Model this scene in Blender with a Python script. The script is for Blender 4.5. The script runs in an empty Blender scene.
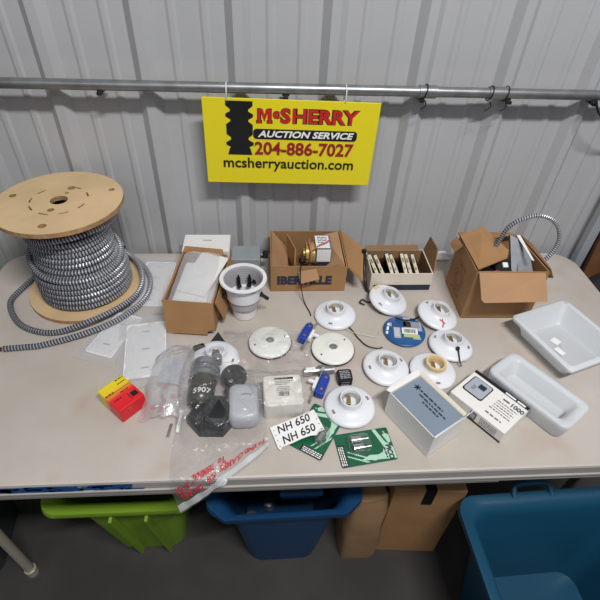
import bpy, bmesh, math, random
from mathutils import Vector, Matrix, noise
from mathutils.geometry import delaunay_2d_cdt
random.seed(7)
C = bpy.context.scene.collection
PI = math.pi
V = Vector
TABLE_Z = 0.74          # everything is laid out with z = 0 on the table top, then lifted

# ------------------------------------------------------------------ materials
def lin(c):
    return tuple(((x/12.92) if x <= .04045 else ((x+.055)/1.055)**2.4) for x in c)
def rgb(r, g, b): return lin((r/255, g/255, b/255)) + (1,)
def sock(b, n, v):
    if n in b.inputs: b.inputs[n].default_value = v
def mat(name, col, rough=.6, metal=0, var=0, scale=20, bump=0, bscale=60, spec=.5, sss=0, trans=0, coat=0, col2=None, lo=.35, hi=.65, dist=.002):
    m = bpy.data.materials.new(name); m.use_nodes = True
    nt = m.node_tree; b = nt.nodes['Principled BSDF']
    sock(b, 'Base Color', col); sock(b, 'Roughness', rough); sock(b, 'Metallic', metal)
    sock(b, 'Specular IOR Level', spec); sock(b, 'Transmission Weight', trans); sock(b, 'Coat Weight', coat)
    tc = nt.nodes.new('ShaderNodeTexCoord')
    if var or col2:
        n = nt.nodes.new('ShaderNodeTexNoise'); n.inputs['Scale'].default_value = scale; n.inputs['Detail'].default_value = 5
        nt.links.new(tc.outputs['Object'], n.inputs['Vector'])
        r = nt.nodes.new('ShaderNodeValToRGB'); r.color_ramp.elements[0].position = lo; r.color_ramp.elements[1].position = hi
        c2 = col2 or tuple(x*(1-var) for x in col[:3])+(1,)
        r.color_ramp.elements[0].color = c2; r.color_ramp.elements[1].color = col
        nt.links.new(n.outputs['Fac'], r.inputs['Fac']); nt.links.new(r.outputs['Color'], b.inputs['Base Color'])
    if bump:
        n2 = nt.nodes.new('ShaderNodeTexNoise'); n2.inputs['Scale'].default_value = bscale; n2.inputs['Detail'].default_value = 4
        nt.links.new(tc.outputs['Object'], n2.inputs['Vector'])
        bp = nt.nodes.new('ShaderNodeBump'); bp.inputs['Strength'].default_value = bump; bp.inputs['Distance'].default_value = dist
        nt.links.new(n2.outputs['Fac'], bp.inputs['Height']); nt.links.new(bp.outputs['Normal'], b.inputs['Normal'])
    return m
def film_mat(name, tint, fac, rough=.12, bump=.5, white=.25):
    """thin plastic film: mostly see-through, glossy where it faces the lamp, a little milky"""
    m = bpy.data.materials.new(name); m.use_nodes = True
    nt = m.node_tree; nt.nodes.clear()
    out = nt.nodes.new('ShaderNodeOutputMaterial'); tr = nt.nodes.new('ShaderNodeBsdfTransparent')
    tr.inputs['Color'].default_value = tint
    gl = nt.nodes.new('ShaderNodeBsdfGlossy'); gl.inputs['Roughness'].default_value = rough
    df = nt.nodes.new('ShaderNodeBsdfDiffuse'); df.inputs['Color'].default_value = (.8, .8, .83, 1)
    mx = nt.nodes.new('ShaderNodeMixShader'); mx.inputs[0].default_value = white
    nt.links.new(gl.outputs[0], mx.inputs[1]); nt.links.new(df.outputs[0], mx.inputs[2])
    lw = nt.nodes.new('ShaderNodeLayerWeight'); lw.inputs['Blend'].default_value = .35
    mp = nt.nodes.new('ShaderNodeMapRange'); mp.inputs['To Min'].default_value = fac; mp.inputs['To Max'].default_value = min(.8, fac+.45)
    nt.links.new(lw.outputs['Facing'], mp.inputs['Value'])
    m2 = nt.nodes.new('ShaderNodeMixShader'); nt.links.new(mp.outputs[0], m2.inputs[0])
    nt.links.new(tr.outputs[0], m2.inputs[1]); nt.links.new(mx.outputs[0], m2.inputs[2])
    nt.links.new(m2.outputs[0], out.inputs['Surface'])
    tc = nt.nodes.new('ShaderNodeTexCoord'); n2 = nt.nodes.new('ShaderNodeTexNoise'); n2.inputs['Scale'].default_value = 38; n2.inputs['Detail'].default_value = 3
    n2.inputs['Distortion'].default_value = 1.2
    nt.links.new(tc.outputs['Object'], n2.inputs['Vector'])
    bp = nt.nodes.new('ShaderNodeBump'); bp.inputs['Strength'].default_value = bump; bp.inputs['Distance'].default_value = .01
    nt.links.new(n2.outputs['Fac'], bp.inputs['Height'])
    for s in (gl, df, lw): nt.links.new(bp.outputs['Normal'], s.inputs['Normal'])
    return m
def translucent_mat(name, col, fac=.45, see=.12):
    m = bpy.data.materials.new(name); m.use_nodes = True
    nt = m.node_tree; b = nt.nodes['Principled BSDF']; out = nt.nodes['Material Output']
    sock(b, 'Base Color', col); sock(b, 'Roughness', .35)
    t = nt.nodes.new('ShaderNodeBsdfTranslucent'); t.inputs['Color'].default_value = col
    mx = nt.nodes.new('ShaderNodeMixShader'); mx.inputs[0].default_value = fac
    nt.links.new(b.outputs[0], mx.inputs[1]); nt.links.new(t.outputs[0], mx.inputs[2])
    tr = nt.nodes.new('ShaderNodeBsdfTransparent'); m2 = nt.nodes.new('ShaderNodeMixShader'); m2.inputs[0].default_value = see
    nt.links.new(mx.outputs[0], m2.inputs[1]); nt.links.new(tr.outputs[0], m2.inputs[2])
    nt.links.new(m2.outputs[0], out.inputs['Surface'])
    return m
def gradient_mat(name, stops, p0, p1):
    """printed colour gradient along an object-space direction p0 -> p1"""
    m = bpy.data.materials.new(name); m.use_nodes = True
    nt = m.node_tree; b = nt.nodes['Principled BSDF']; sock(b, 'Roughness', .35)
    tc = nt.nodes.new('ShaderNodeTexCoord'); d = V(p1)-V(p0)
    s = nt.nodes.new('ShaderNodeVectorMath'); s.operation = 'SUBTRACT'; s.inputs[1].default_value = p0
    nt.links.new(tc.outputs['Object'], s.inputs[0])
    dp = nt.nodes.new('ShaderNodeVectorMath'); dp.operation = 'DOT_PRODUCT'; dp.inputs[1].default_value = d/d.length_squared
    nt.links.new(s.outputs[0], dp.inputs[0])
    r = nt.nodes.new('ShaderNodeValToRGB')
    els = r.color_ramp.elements
    els[0].position, els[0].color = stops[0]; els[1].position, els[1].color = stops[-1]
    for p, c in stops[1:-1]:
        e = els.new(p); e.color = c
    nt.links.new(dp.outputs['Value'], r.inputs['Fac']); nt.links.new(r.outputs['Color'], b.inputs['Base Color'])
    return m

M = {}
M['wall'] = mat('painted_steel', rgb(176,177,180), .42, 0, .05, 3, .05, 90)
M['floor'] = mat('concrete', rgb(62,60,59), .8, 0, .3, 6, .2, 60)
M['trim'] = mat('white_trim', rgb(214,214,216), .5, bump=.05)
M['galv'] = mat('galvanised_steel', rgb(150,152,154), .38, .75, .25, 35)
M['steel'] = mat('bright_steel', rgb(190,192,194), .28, .9, .2, 60)
M['cable_hi'] = mat('cable_armour', rgb(190,193,200), .4, .5, .1, 50)
M['cable_lo'] = mat('cable_groove', rgb(70,72,84), .5, .5)
M['copper'] = mat('copper', rgb(140,90,64), .3, .9, bump=.1)
M['ply'] = mat('plywood', rgb(213,184,142), .65, 0, .16, 9, .15, 80)
M['plyedge'] = mat('plywood_edge', rgb(178,140,98), .7, 0, .3, 60, .2, 80)
M['yellow'] = mat('sign_yellow', rgb(228,212,30), .45, bump=.03)
M['black'] = mat('black_ink', rgb(18,18,20), .5, var=.2)
M['inkgrey'] = mat('grey_ink', rgb(105,105,110), .6, var=.2)
M['red'] = mat('red_ink', rgb(205,28,34), .5, var=.1)
M['darkred'] = mat('dark_red_ink', rgb(150,30,34), .5, var=.1)
M['white'] = mat('white_ink', rgb(240,240,240), .5, var=.04)
def table_material():
    m = mat('speckled_table_plastic', rgb(196,187,181), .42, 0, 0, 5, .12, 240, col2=rgb(178,170,160), lo=.3, hi=.75)
    nt = m.node_tree; b = nt.nodes['Principled BSDF']; tc = nt.nodes.new('ShaderNodeTexCoord')
    src = b.inputs['Base Color'].links[0].from_socket
    n = nt.nodes.new('ShaderNodeTexNoise'); n.inputs['Scale'].default_value = 8; n.inputs['Detail'].default_value = 2
    nt.links.new(tc.outputs['Object'], n.inputs['Vector'])
    r = nt.nodes.new('ShaderNodeValToRGB'); r.color_ramp.elements[0].position = .58; r.color_ramp.elements[1].position = .78
    r.color_ramp.elements[0].color = (0,0,0,1); r.color_ramp.elements[1].color = (.5,.5,.5,1)
    nt.links.new(n.outputs['Fac'], r.inputs['Fac'])
    mx = nt.nodes.new('ShaderNodeMix'); mx.data_type = 'RGBA'; mx.inputs['B'].default_value = rgb(178,148,130)
    nt.links.new(r.outputs['Color'], mx.inputs['Factor']); nt.links.new(src, mx.inputs['A'])
    nt.links.new(mx.outputs['Result'], b.inputs['Base Color'])
    return m
M['table'] = table_material()
M['tableedge'] = mat('table_edge_plastic', rgb(168,164,160), .5, 0, .12, 8, .1, 90)
M['stain'] = mat('red_stain', rgb(190,140,120), .5, 0, .1, 30)
M['bluepaint'] = mat('blue_paint', rgb(18,84,150), .45, 0, .2, 40)
M['frame'] = mat('table_frame_steel', rgb(196,190,172), .45, .5, .1)
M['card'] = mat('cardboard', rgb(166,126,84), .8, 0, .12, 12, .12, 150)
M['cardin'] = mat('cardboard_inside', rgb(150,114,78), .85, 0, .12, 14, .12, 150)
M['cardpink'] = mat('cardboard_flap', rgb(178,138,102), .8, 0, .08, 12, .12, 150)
M['cardink'] = mat('carton_ink', rgb(40,48,66), .7, var=.2)
M['cardmark'] = mat('carton_brown_ink', rgb(140,96,58), .8, var=.15)
M['wcard'] = mat('white_carton', rgb(234,232,229), .6, 0, .04, 10, .05)
M['graycard'] = mat('grey_carton_panel', rgb(128,142,158), .55, 0, .08, 10, .05)
M['creamcard'] = mat('cream_carton', rgb(224,214,198), .6, 0, .06, 10, .05)
M['navy'] = mat('navy_print', rgb(34,46,64), .6, var=.15)
M['porc'] = mat('white_porcelain', rgb(228,230,236), .3, 0, .02, 10)
M['porc2'] = mat('off_white_porcelain', rgb(234,235,230), .25, 0, .03, 10)
M['gasket'] = mat('black_gasket', rgb(34,34,34), .8, bump=.2)
M['cream'] = mat('cream_socket', rgb(222,196,148), .4, var=.08)
M['brass'] = mat('brass', rgb(176,148,92), .35, .8, .2, 60)
M['shell'] = mat('pale_socket_shell', rgb(200,198,192), .3, .45, .15, 60)
M['darkhole'] = mat('slot_screw_steel', rgb(140,138,136), .6, .3, bump=.1)
M['plastic_w'] = mat('white_plastic', rgb(230,230,230), .35, var=.04)
M['plate'] = mat('white_wall_plate', rgb(232,232,232), .3, var=.03)
M['canwhite'] = mat('white_enamel', rgb(228,228,232), .3, var=.03)
M['canin'] = mat('can_liner', rgb(176,174,178), .4, .2, .08, 30)
M['blackpl'] = mat('black_plastic', rgb(24,24,26), .35, bump=.1)
M['bluesw'] = mat('blue_device_plastic', rgb(26,62,168), .35, var=.1)
M['bluelab'] = mat('blue_label', rgb(28,86,146), .3, 0, .15, 30, coat=.3)
M['greylab'] = mat('grey_label', rgb(172,178,190), .35, var=.08)
M['limepatch'] = mat('lime_label_patch', rgb(186,196,122), .4, var=.08)
M['green'] = mat('green_card', rgb(16,92,62), .35, 0, .12, 12)
M['mint'] = mat('mint_card', rgb(178,214,192), .4, 0, .08, 20)
M['blister'] = film_mat('clear_blister', (.97,.99,.97,1), .08, .08, .15, .2)
M['film'] = film_mat('clear_bag_film', (.97,.97,.98,1), .05, .16, .8, .3)
M['film2'] = film_mat('milky_bag_film', (.93,.93,.94,1), .36, .2, .4, .66)
M['filmclear'] = film_mat('thin_wrap_film', (.97,.97,.98,1), .30, .3, .12, .75)
M['zip'] = mat('bag_zip_strip', rgb(206,208,210), .35, trans=.3, var=.04)
M['darkcast'] = mat('dark_cast_metal', rgb(40,43,46), .42, .3, .4, 30, .3, 90)
M['darkglass'] = mat('dark_olive_plastic', rgb(56,56,46), .25, .1, .3, 40)
M['zinc'] = mat('zinc_ring', rgb(150,154,160), .38, .55, .25, 50, .1, 80)
M['pir'] = mat('sensor_grey', rgb(186,189,196), .38, var=.04)
M['cond'] = film_mat('unused', (1,1,1,1), .1)
M['tray'] = translucent_mat('frosted_plastic', rgb(240,244,248), .3, .14)
M['lime'] = mat('lime_plastic', rgb(122,158,42), .5, bump=.08)
M['blue'] = mat('blue_plastic', rgb(22,66,108), .4, bump=.08)
M['teal'] = mat('teal_plastic', rgb(22,76,104), .4, bump=.08)
M['darktote'] = mat('charcoal_plastic', rgb(58,64,70), .4, bump=.08)
M['tyre'] = mat('tyre_rubber', rgb(24,24,25), .8, bump=.3)
M['rust'] = mat('rusty_brown', rgb(118,76,46), .75, 0, .35, 9, .2, 60)
M['hivis'] = mat('yellow_green_fabric', rgb(176,176,36), .85, 0, .2, 16, .3, 120)
M['post'] = mat('grey_post', rgb(172,178,184), .45, .2, .1, 8)
M['pinkwire'] = mat('pink_wire', rgb(206,110,104), .4, var=.1)
M['whitewire'] = mat('white_wire', rgb(214,206,192), .4, var=.1)
M['gold'] = mat('varnished_winding', rgb(190,168,96), .35, .3, .25, 60)
M['inkfilm'] = mat('red_marker', rgb(206,46,66), .5, var=.1)
M['paperbrown'] = mat('brown_paper', rgb(150,118,84), .85, 0, .2, 12, .4, 30)

# ------------------------------------------------------------------ mesh helpers
def NB(): return bmesh.new()
def add_faces(bm, vs, fs, mi=0):
    bv = [bm.verts.new(v) for v in vs]
    out = []
    for f in fs:
        try:
            fc = bm.faces.new([bv[i] for i in f]); fc.material_index = mi; out.append(fc)
        except ValueError: pass
    return bv
def box(bm, c, s, mi=0, rot=None, bev=0, seg=2):
    t = NB(); bmesh.ops.create_cube(t, size=1)
    bmesh.ops.scale(t, vec=s, verts=t.verts)
    if bev: bmesh.ops.bevel(t, geom=list(t.edges), offset=bev, segments=seg, affect='EDGES', profile=.5)
    mt = Matrix.Translation(c) @ (rot.to_4x4() if rot else Matrix())
    bmesh.ops.transform(t, matrix=mt, verts=t.verts)
    merge(bm, t, mi)
def merge(bm, t, mi=None):
    mp = {v: bm.verts.new(v.co) for v in t.verts}
    for f in t.faces:
        try:
            g = bm.faces.new([mp[v] for v in f.verts]); g.material_index = f.material_index if mi is None else mi; g.smooth = f.smooth
        except ValueError: pass
    t.free()
def lathe(bm, prof, n=40, mi=0, mt=None, closed=False):
    rows = []
    for r, z in prof:
        rows.append([V((r*math.cos(2*PI*i/n), r*math.sin(2*PI*i/n), z)) for i in range(n)] if r > 1e-6 else [V((0,0,z))])
    bvr = [[bm.verts.new(mt @ v if mt else v) for v in row] for row in rows]
    pairs = list(zip(bvr, bvr[1:])) + ([(bvr[-1], bvr[0])] if closed else [])
    for a, b in pairs:
        for i in range(n):
            j = (i+1) % n
            if len(a) == 1 and len(b) == 1: continue
            if len(a) == 1: f = bm.faces.new([a[0], b[i], b[j]])
            elif len(b) == 1: f = bm.faces.new([a[i], b[0], a[j]])
            else: f = bm.faces.new([a[i], b[i], b[j], a[j]])
            f.material_index = mi
def along(p, q):
    d = (V(q)-V(p)); z = d.normalized(); return Matrix.Translation(p) @ z.to_track_quat('Z','Y').to_matrix().to_4x4(), d.length
def cyl(bm, p, q, r, n=20, mi=0, r2=None):
    mt, L = along(p, q); r2 = r if r2 is None else r2
    lathe(bm, [(0,0),(r,0),(r2,L),(0,L)], n, mi, mt)
def catmull(pts, k=8):
    pts = [V(p) for p in pts]; out = []
    for i in range(len(pts)-1):
        p0 = pts[max(i-1,0)]; p1 = pts[i]; p2 = pts[i+1]; p3 = pts[min(i+2,len(pts)-1)]
        for j in range(k):
            t = j/k
            out.append(.5*((2*p1)+(-p0+p2)*t+(2*p0-5*p1+4*p2-p3)*t*t+(-p0+3*p1-3*p2+p3)*t**3))
    out.append(pts[-1]); return out
def frames(path):
    T = []
    for i in range(len(path)):
        a = path[max(i-1,0)]; b = path[min(i+1,len(path)-1)]; T.append((b-a).normalized())
    up = V((0,0,1)) if abs(T[0].z) < .9 else V((1,0,0))
    N = (up - T[0]*up.dot(T[0])).normalized(); Ns = [N]
    for i in range(1, len(path)):
        q = T[i-1].rotation_difference(T[i]); N = q @ N; N = (N - T[i]*N.dot(T[i])).normalized(); Ns.append(N)
    return T, Ns
def tube(bm, path, r, n=8, mi=0, cap=True):
    path = [V(p) for p in path]; T, Ns = frames(path); rows = []
    for p, t, nn in zip(path, T, Ns):
        b = t.cross(nn)
        rows.append([bm.verts.new(p + (nn*math.cos(2*PI*i/n) + b*math.sin(2*PI*i/n))*r) for i in range(n)])
    for a, b in zip(rows, rows[1:]):
        for i in range(n):
            j = (i+1) % n; f = bm.faces.new([a[i], a[j], b[j], b[i]]); f.material_index = mi; f.smooth = True
    if cap:
        for row in (rows[0][::-1], rows[-1]):
            f = bm.faces.new(row); f.material_index = mi
def resample(path, step):
    path = [V(p) for p in path]; out = [path[0].copy()]; acc = 0; need = step
    for a, b in zip(path, path[1:]):
        L = (b-a).length; pos = 0
        while L - pos >= need:
            pos += need; out.append(a.lerp(b, pos/L)); need = step
        need -= (L - pos)
    return out
def armour(bm, path, r, pitch=.0076, n=9, hi=0, lo=1):
    """interlocked armour: ridges wound helically round the cable"""
    P_ = resample(path, pitch/4); T, Ns = frames(P_); rows = []
    rr = [r, r, r*.86, r*.86]
    for k, (p, t, nn) in enumerate(zip(P_, T, Ns)):
        b = t.cross(nn); row = []
        for i in range(n):
            a = 2*PI*i/n
            row.append(bm.verts.new(p + (nn*math.cos(a)+b*math.sin(a))*rr[k % 4] + t*pitch*(.5-abs(i/n-.5))*.9))
        rows.append(row)
    for k, (a, b) in enumerate(zip(rows, rows[1:])):
        for i in range(n):
            j = (i+1) % n; f = bm.faces.new([a[i], a[j], b[j], b[i]]); f.material_index = hi if k % 4 in (0, 3) else lo; f.smooth = False
    for row in (rows[0][::-1], rows[-1]): bm.faces.new(row).material_index = lo
def slab(bm, pts, t, mi=0, mi2=None):
    """flat sheet through the points, thickness t along its normal"""
    pts = [V(p) for p in pts]
    nrm = V((0,0,0))
    for i in range(len(pts)):
        nrm += (pts[i]-pts[0]).cross(pts[(i+1) % len(pts)]-pts[0])
    nrm.normalize(); n = len(pts)
    bv = [bm.verts.new(p) for p in pts] + [bm.verts.new(p+nrm*t) for p in pts]
    f = bm.faces.new(bv[:n][::-1]); f.material_index = mi if mi2 is None else mi2
    f = bm.faces.new(bv[n:]); f.material_index = mi
    for i in range(n):
        j = (i+1) % n; f = bm.faces.new([bv[i], bv[j], bv[n+j], bv[n+i]]); f.material_index = mi
def rrect(w, d, r, seg=5):
    out = []
    for cx, cy, a0 in ((w/2-r, d/2-r, 0), (-w/2+r, d/2-r, PI/2), (-w/2+r, -d/2+r, PI), (w/2-r, -d/2+r, 1.5*PI)):
        for k in range(seg+1):
            a = a0 + PI/2*k/seg; out.append((cx+r*math.cos(a), cy+r*math.sin(a)))
    return out
def circ(cx, cy, r, n=20): return [(cx+r*math.cos(2*PI*i/n), cy+r*math.sin(2*PI*i/n)) for i in range(n)]
def loft(bm, rings, mi=0, cap0=True, cap1=True, smooth=True):
    rows = [[bm.verts.new(p) for p in ring] for ring in rings]; n = len(rows[0])
    for a, b in zip(rows, rows[1:]):
        for i in range(n):
            j = (i+1) % n; f = bm.faces.new([a[i], a[j], b[j], b[i]]); f.material_index = mi; f.smooth = smooth
    if cap0: bm.faces.new(rows[0][::-1]).material_index = mi
    if cap1: bm.faces.new(rows[-1]).material_index = mi
def inside(p, poly):
    c = False; n = len(poly)
    for i in range(n):
        x1, y1 = poly[i]; x2, y2 = poly[(i+1) % n]
        if (y1 > p[1]) != (y2 > p[1]) and p[0] < (x2-x1)*(p[1]-y1)/(y2-y1)+x1: c = not c
    return c
def plate(bm, outer, holes, z0, z1, mi=0, mi_edge=None, mt=None):
    """flat plate with real holes"""
    me = mi if mi_edge is None else mi_edge
    vs = [V(p) for p in outer]; es = [(i, (i+1) % len(outer)) for i in range(len(outer))]
    for h in holes:
        b = len(vs); vs += [V(p) for p in h]; es += [(b+i, b+(i+1) % len(h)) for i in range(len(h))]
    r = delaunay_2d_cdt(vs, es, [], 1, 1e-7)
    tri = [f for f in r[2] if not any(inside(sum((r[0][i] for i in f), V((0,0)))/len(f), h) for h in holes)]
    X = mt or Matrix()
    for z, flip in ((z1, False), (z0, True)):
        bv = [bm.verts.new(X @ V((v.x, v.y, z))) for v in r[0]]
        for f in tri:
            a, b_, c = [r[0][i] for i in f]
            ccw = (b_-a).cross(c-a) > 0
            idx = list(f) if ccw != flip else list(f)[::-1]
            try: bm.faces.new([bv[i] for i in idx]).material_index = mi
            except ValueError: pass
    for loop in [outer] + holes:
        n = len(loop)
        a = [bm.verts.new(X @ V((p[0], p[1], z0))) for p in loop]; b = [bm.verts.new(X @ V((p[0], p[1], z1))) for p in loop]
        for i in range(n):
            j = (i+1) % n; bm.faces.new([a[i], a[j], b[j], b[i]]).material_index = me
def obj(name, bm, mats, parent=None, world=True, smooth=None, org=None):
    me = bpy.data.meshes.new(name)
    if mats is None: mats = []
    if not isinstance(mats, (list, tuple)): mats = [mats]
    if parent is None and org is not None:
        bmesh.ops.translate(bm, vec=-V(org), verts=bm.verts)
    if parent is not None and world:
        pm = world_matrix(parent)
        bmesh.ops.transform(bm, matrix=pm.inverted(), verts=bm.verts)
    bmesh.ops.recalc_face_normals(bm, faces=bm.faces)
    bm.to_mesh(me); bm.free()
    for m in mats: me.materials.append(m)
    if smooth is not None:
        for p in me.polygons: p.use_smooth = True
        if smooth: me.set_sharp_from_angle(angle=smooth)
    o = bpy.data.objects.new(name, me); C.objects.link(o)
    if parent is not None: o.parent = parent
    elif org is not None: o.location = org
    return o
def world_matrix(o):
    m = Matrix.LocRotScale(o.location, o.rotation_euler, o.scale)
    return world_matrix(o.parent) @ m if o.parent else m
def thing(name, label, cat, loc=(0,0,0), rot=(0,0,0), group=None):
    o = bpy.data.objects.new(name, None); C.objects.link(o); o.empty_display_size = .03
    o.location = loc; o.rotation_euler = rot; tag(o, label, cat, group); return o
def tag(o, label, cat, group=None):
    o['label'] = label; o['category'] = cat
    if group: o['group'] = group
    return o
def struct(o): o['kind'] = 'structure'; return o
def dup(root, loc, rot, label, group=None):
    r = root.copy(); C.objects.link(r); r.location = loc; r.rotation_euler = rot; r['label'] = label
    if group: r['group'] = group
    for ch in list(root.children):
        c = ch.copy(); C.objects.link(c); c.parent = r
        for g in list(ch.children):
            d = g.copy(); C.objects.link(d); d.parent = c
    return r
def text_bm(s, size, bold=0, shear=0, space=1, ax='CENTER', thick=.0004):
    cu = bpy.data.curves.new('t', 'FONT'); cu.body = s; cu.size = size; cu.offset = bold; cu.shear = shear
    cu.space_character = space; cu.align_x = ax; cu.align_y = 'CENTER'; cu.extrude = thick; cu.resolution_u = 3
    o = bpy.data.objects.new('t', cu); C.objects.link(o)
    bpy.context.view_layer.update()
    me = bpy.data.meshes.new_from_object(o.evaluated_get(bpy.context.evaluated_depsgraph_get()))
    bpy.data.objects.remove(o); bpy.data.curves.remove(cu)
    bm = NB(); bm.from_mesh(me); bpy.data.meshes.remove(me)
    for f in bm.faces: f.material_index = 0
    return bm
def text(bm, s, size, mt, mi=0, width=None, **k):
    t = text_bm(s, size, **k)
    if width and t.verts:
        xs = [v.co.x for v in t.verts]; f = width/(max(xs)-min(xs)); bmesh.ops.scale(t, vec=(f,1,1), verts=t.verts)
    bmesh.ops.transform(t, matrix=mt, verts=t.verts); merge(bm, t, mi)
def fmat(o, x, y):
    """matrix with origin o, x axis x, y axis y"""
    x = V(x).normalized(); y = V(y); z = x.cross(y).normalized(); y = z.cross(x)
    m = Matrix((x, y, z)).transposed().to_4x4(); m.translation = V(o); return m
def quad(bm, mt, x0, y0, x1, y1, mi=0, t=.0004):
    add_faces(bm, [mt @ V(p) for p in ((x0,y0,0),(x1,y0,0),(x1,y1,0),(x0,y1,0),(x0,y0,t),(x1,y0,t),(x1,y1,t),(x0,y1,t))],
              [(3,2,1,0),(4,5,6,7),(0,1,5,4),(1,2,6,5),(2,3,7,6),(3,0,4,7)], mi)
def greek(bm, mt, x0, x1, y, h, mi=0, seed=0):
    """a line of print too small to read in the photo"""
    rnd = random.Random(seed); x = x0
    while x < x1:
        w = rnd.uniform(1.2, 3.4)*h; quad(bm, mt, x, y-h/2, min(x+w, x1), y+h/2, mi); x += w+h*.7
def barcode(bm, mt, x0, x1, y0, y1, mi=0, seed=1):
    rnd = random.Random(seed); x = x0; u = (x1-x0)/40
    while x < x1:
        w = u*rnd.choice((.7,1,1.6)); quad(bm, mt, x, y0, min(x+w,x1), y1, mi); x += w+u*rnd.choice((.6,1,1.3))

# ------------------------------------------------------------------ camera and lights
cam = bpy.data.cameras.new('camera'); co = bpy.data.objects.new('camera', cam); C.objects.link(co)
F_, P_, Y_, R_ = 466.44, .7281, .0938, .0543
fwd = V((math.sin(Y_)*math.cos(P_), math.cos(Y_)*math.cos(P_), -math.sin(P_)))
right = V((math.cos(Y_), -math.sin(Y_), 0)); up = right.cross(fwd)
r2 = math.cos(R_)*right + math.sin(R_)*up; u2 = -math.sin(R_)*right + math.cos(R_)*up
mm = Matrix((r2, u2, -fwd)).transposed().to_4x4(); mm.translation = V((0,0,.8947+TABLE_Z)); co.matrix_world = mm
cam.sensor_width = 36; cam.lens = F_/600*36; cam.clip_start = .02
bpy.context.scene.camera = co

def area(name, loc, tgt, sx, sy, w, col=(1,1,1)):
    l = bpy.data.lights.new(name, 'AREA'); l.shape = 'RECTANGLE'; l.size = sx; l.size_y = sy; l.energy = w; l.color = col
    o = bpy.data.objects.new(name, l); C.objects.link(o); o.location = loc
    o.rotation_euler = (V(tgt)-V(loc)).to_track_quat('-Z','Y').to_euler(); return o
area('ceiling_strip_lamp', (.62,-.55,2.66+TABLE_Z), (.2,1.1,.2+TABLE_Z), 1.0, .05, 77, (1,.985,.96))
area('ceiling_lamp', (-1.6,-2.2,3.0+TABLE_Z), (-.2,1.0,TABLE_Z), 1.2, .3, 10, (.96,.98,1))
w = bpy.data.worlds.new('world'); bpy.context.scene.world = w; w.use_nodes = True
w.node_tree.nodes['Background'].inputs[0].default_value = (.86,.9,1,1)
w.node_tree.nodes['Background'].inputs[1].default_value = .185
vs = bpy.context.scene.view_settings
vs.view_transform = 'Standard'; vs.look = 'None'; vs.gamma = 1; vs.exposure = 0; vs.use_curve_mapping = False

# ------------------------------------------------------------------ setting
YW = 1.2556
bm = NB(); xs = []; k = -14
while k < 16:
    x = -.5206 + .2286*k
    xs += [(x-.030,0),(x-.011,-.020),(x+.011,-.020),(x+.030,0)]
    for q in (1, 2):
        xm = x + .2286*q/3; xs += [(xm-.012,0),(xm-.005,-.0035),(xm+.005,-.0035),(xm+.012,0)]
    k += 1
lo = [bm.verts.new((x, YW+d, -TABLE_Z)) for x, d in xs]; hi = [bm.verts.new((x, YW+d, 2.2)) for x, d in xs]
for i in range(len(xs)-1): bm.faces.new([lo[i], lo[i+1], hi[i+1], hi[i]])
b0 = [bm.verts.new(p) for p in ((xs[0][0],YW+.06,-TABLE_Z),(xs[-1][0],YW+.06,-TABLE_Z),(xs[-1][0],YW+.06,2.2),(xs[0][0],YW+.06,2.2))]
bm.faces.new(b0)
struct(obj('wall_back', bm, M['wall']))
bm = NB(); box(bm, (0,-.6,-TABLE_Z-.03), (7,3.9,.06)); struct(obj('floor', bm, M['floor']))
bm = NB(); box(bm, (.42,1.205,.004), (.34,.046,.008), bev=.002)
tag(obj('plastic_strip', bm, M['trim'], org=(.42,1.205,0)), 'white plastic strip lying against the wall behind the breaker carton', 'strip')
bm = NB(); box(bm, (1.056,1.222,.6), (.030,.030,2.68), bev=.004); struct(obj('trim_2', bm, M['post']))

# pipe along the wall
t = thing('wall_pipe', 'long grey galvanised pipe running across the ribbed metal wall', 'pipe', (0,1.2,.515))
bm = NB(); cyl(bm, (-2.6,1.2,.511), (2.6,1.2,.5235), .0125, 24); obj('pipe', bm, M['galv'], t, smooth=.6)
for x in (.405, .585, 1.0):
    z = .517+.0024*x
    bm = NB(); cyl(bm, (x-.022,1.2,z), (x+.022,1.2,z+.0001), .0155, 24); obj('coupling', bm, M['galv'], t, smooth=.6)
for x in (.3936, .6222, .8508, -.4, .05):
    bm = NB(); box(bm, (x,1.222,.500), (.018,.03,.006), bev=.001); box(bm, (x,1.2,.498), (.012,.02,.008), bev=.002)
    obj('pipe_hanger', bm, M['darkcast'], t)
def ring_path(x, z, r, tilt=.004):
    return [V((x+tilt*math.sin(a), 1.2+r*math.cos(a), z+r*math.sin(a))) for a in [2*PI*i/20 for i in range(21)]]
for i, (x, lab) in enumerate([(.398,'thin dark wire loop on the pipe just right of the yellow sign'),(.567,'thin dark wire loop left of the pipe coupling at centre right'),(.607,'thin dark wire loop right of the pipe coupling')]):
    bm = NB(); tube(bm, ring_path(x,.518,.0175), .0015, 6); tube(bm, catmull([(x,1.186,.503),(x+.004,1.183,.49),(x-.008,1.184,.48)],5), .0014, 5)
    tag(obj('wire_loop', bm, M['blackpl'], org=(x,1.2,.5)), lab, 'wire', 'wire loops round the wall pipe')
bm = NB(); tube(bm, catmull([(.845,1.185,.512),(.86,1.18,.485),(.9,1.18,.455),(.96,1.185,.43),(1.05,1.2,.42)],8), .003, 8)
tag(obj('hanging_cord', bm, M['blackpl'], org=(.845,1.185,.51)), 'black cord drooping from the pipe near the right end of the wall', 'cord')

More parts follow.
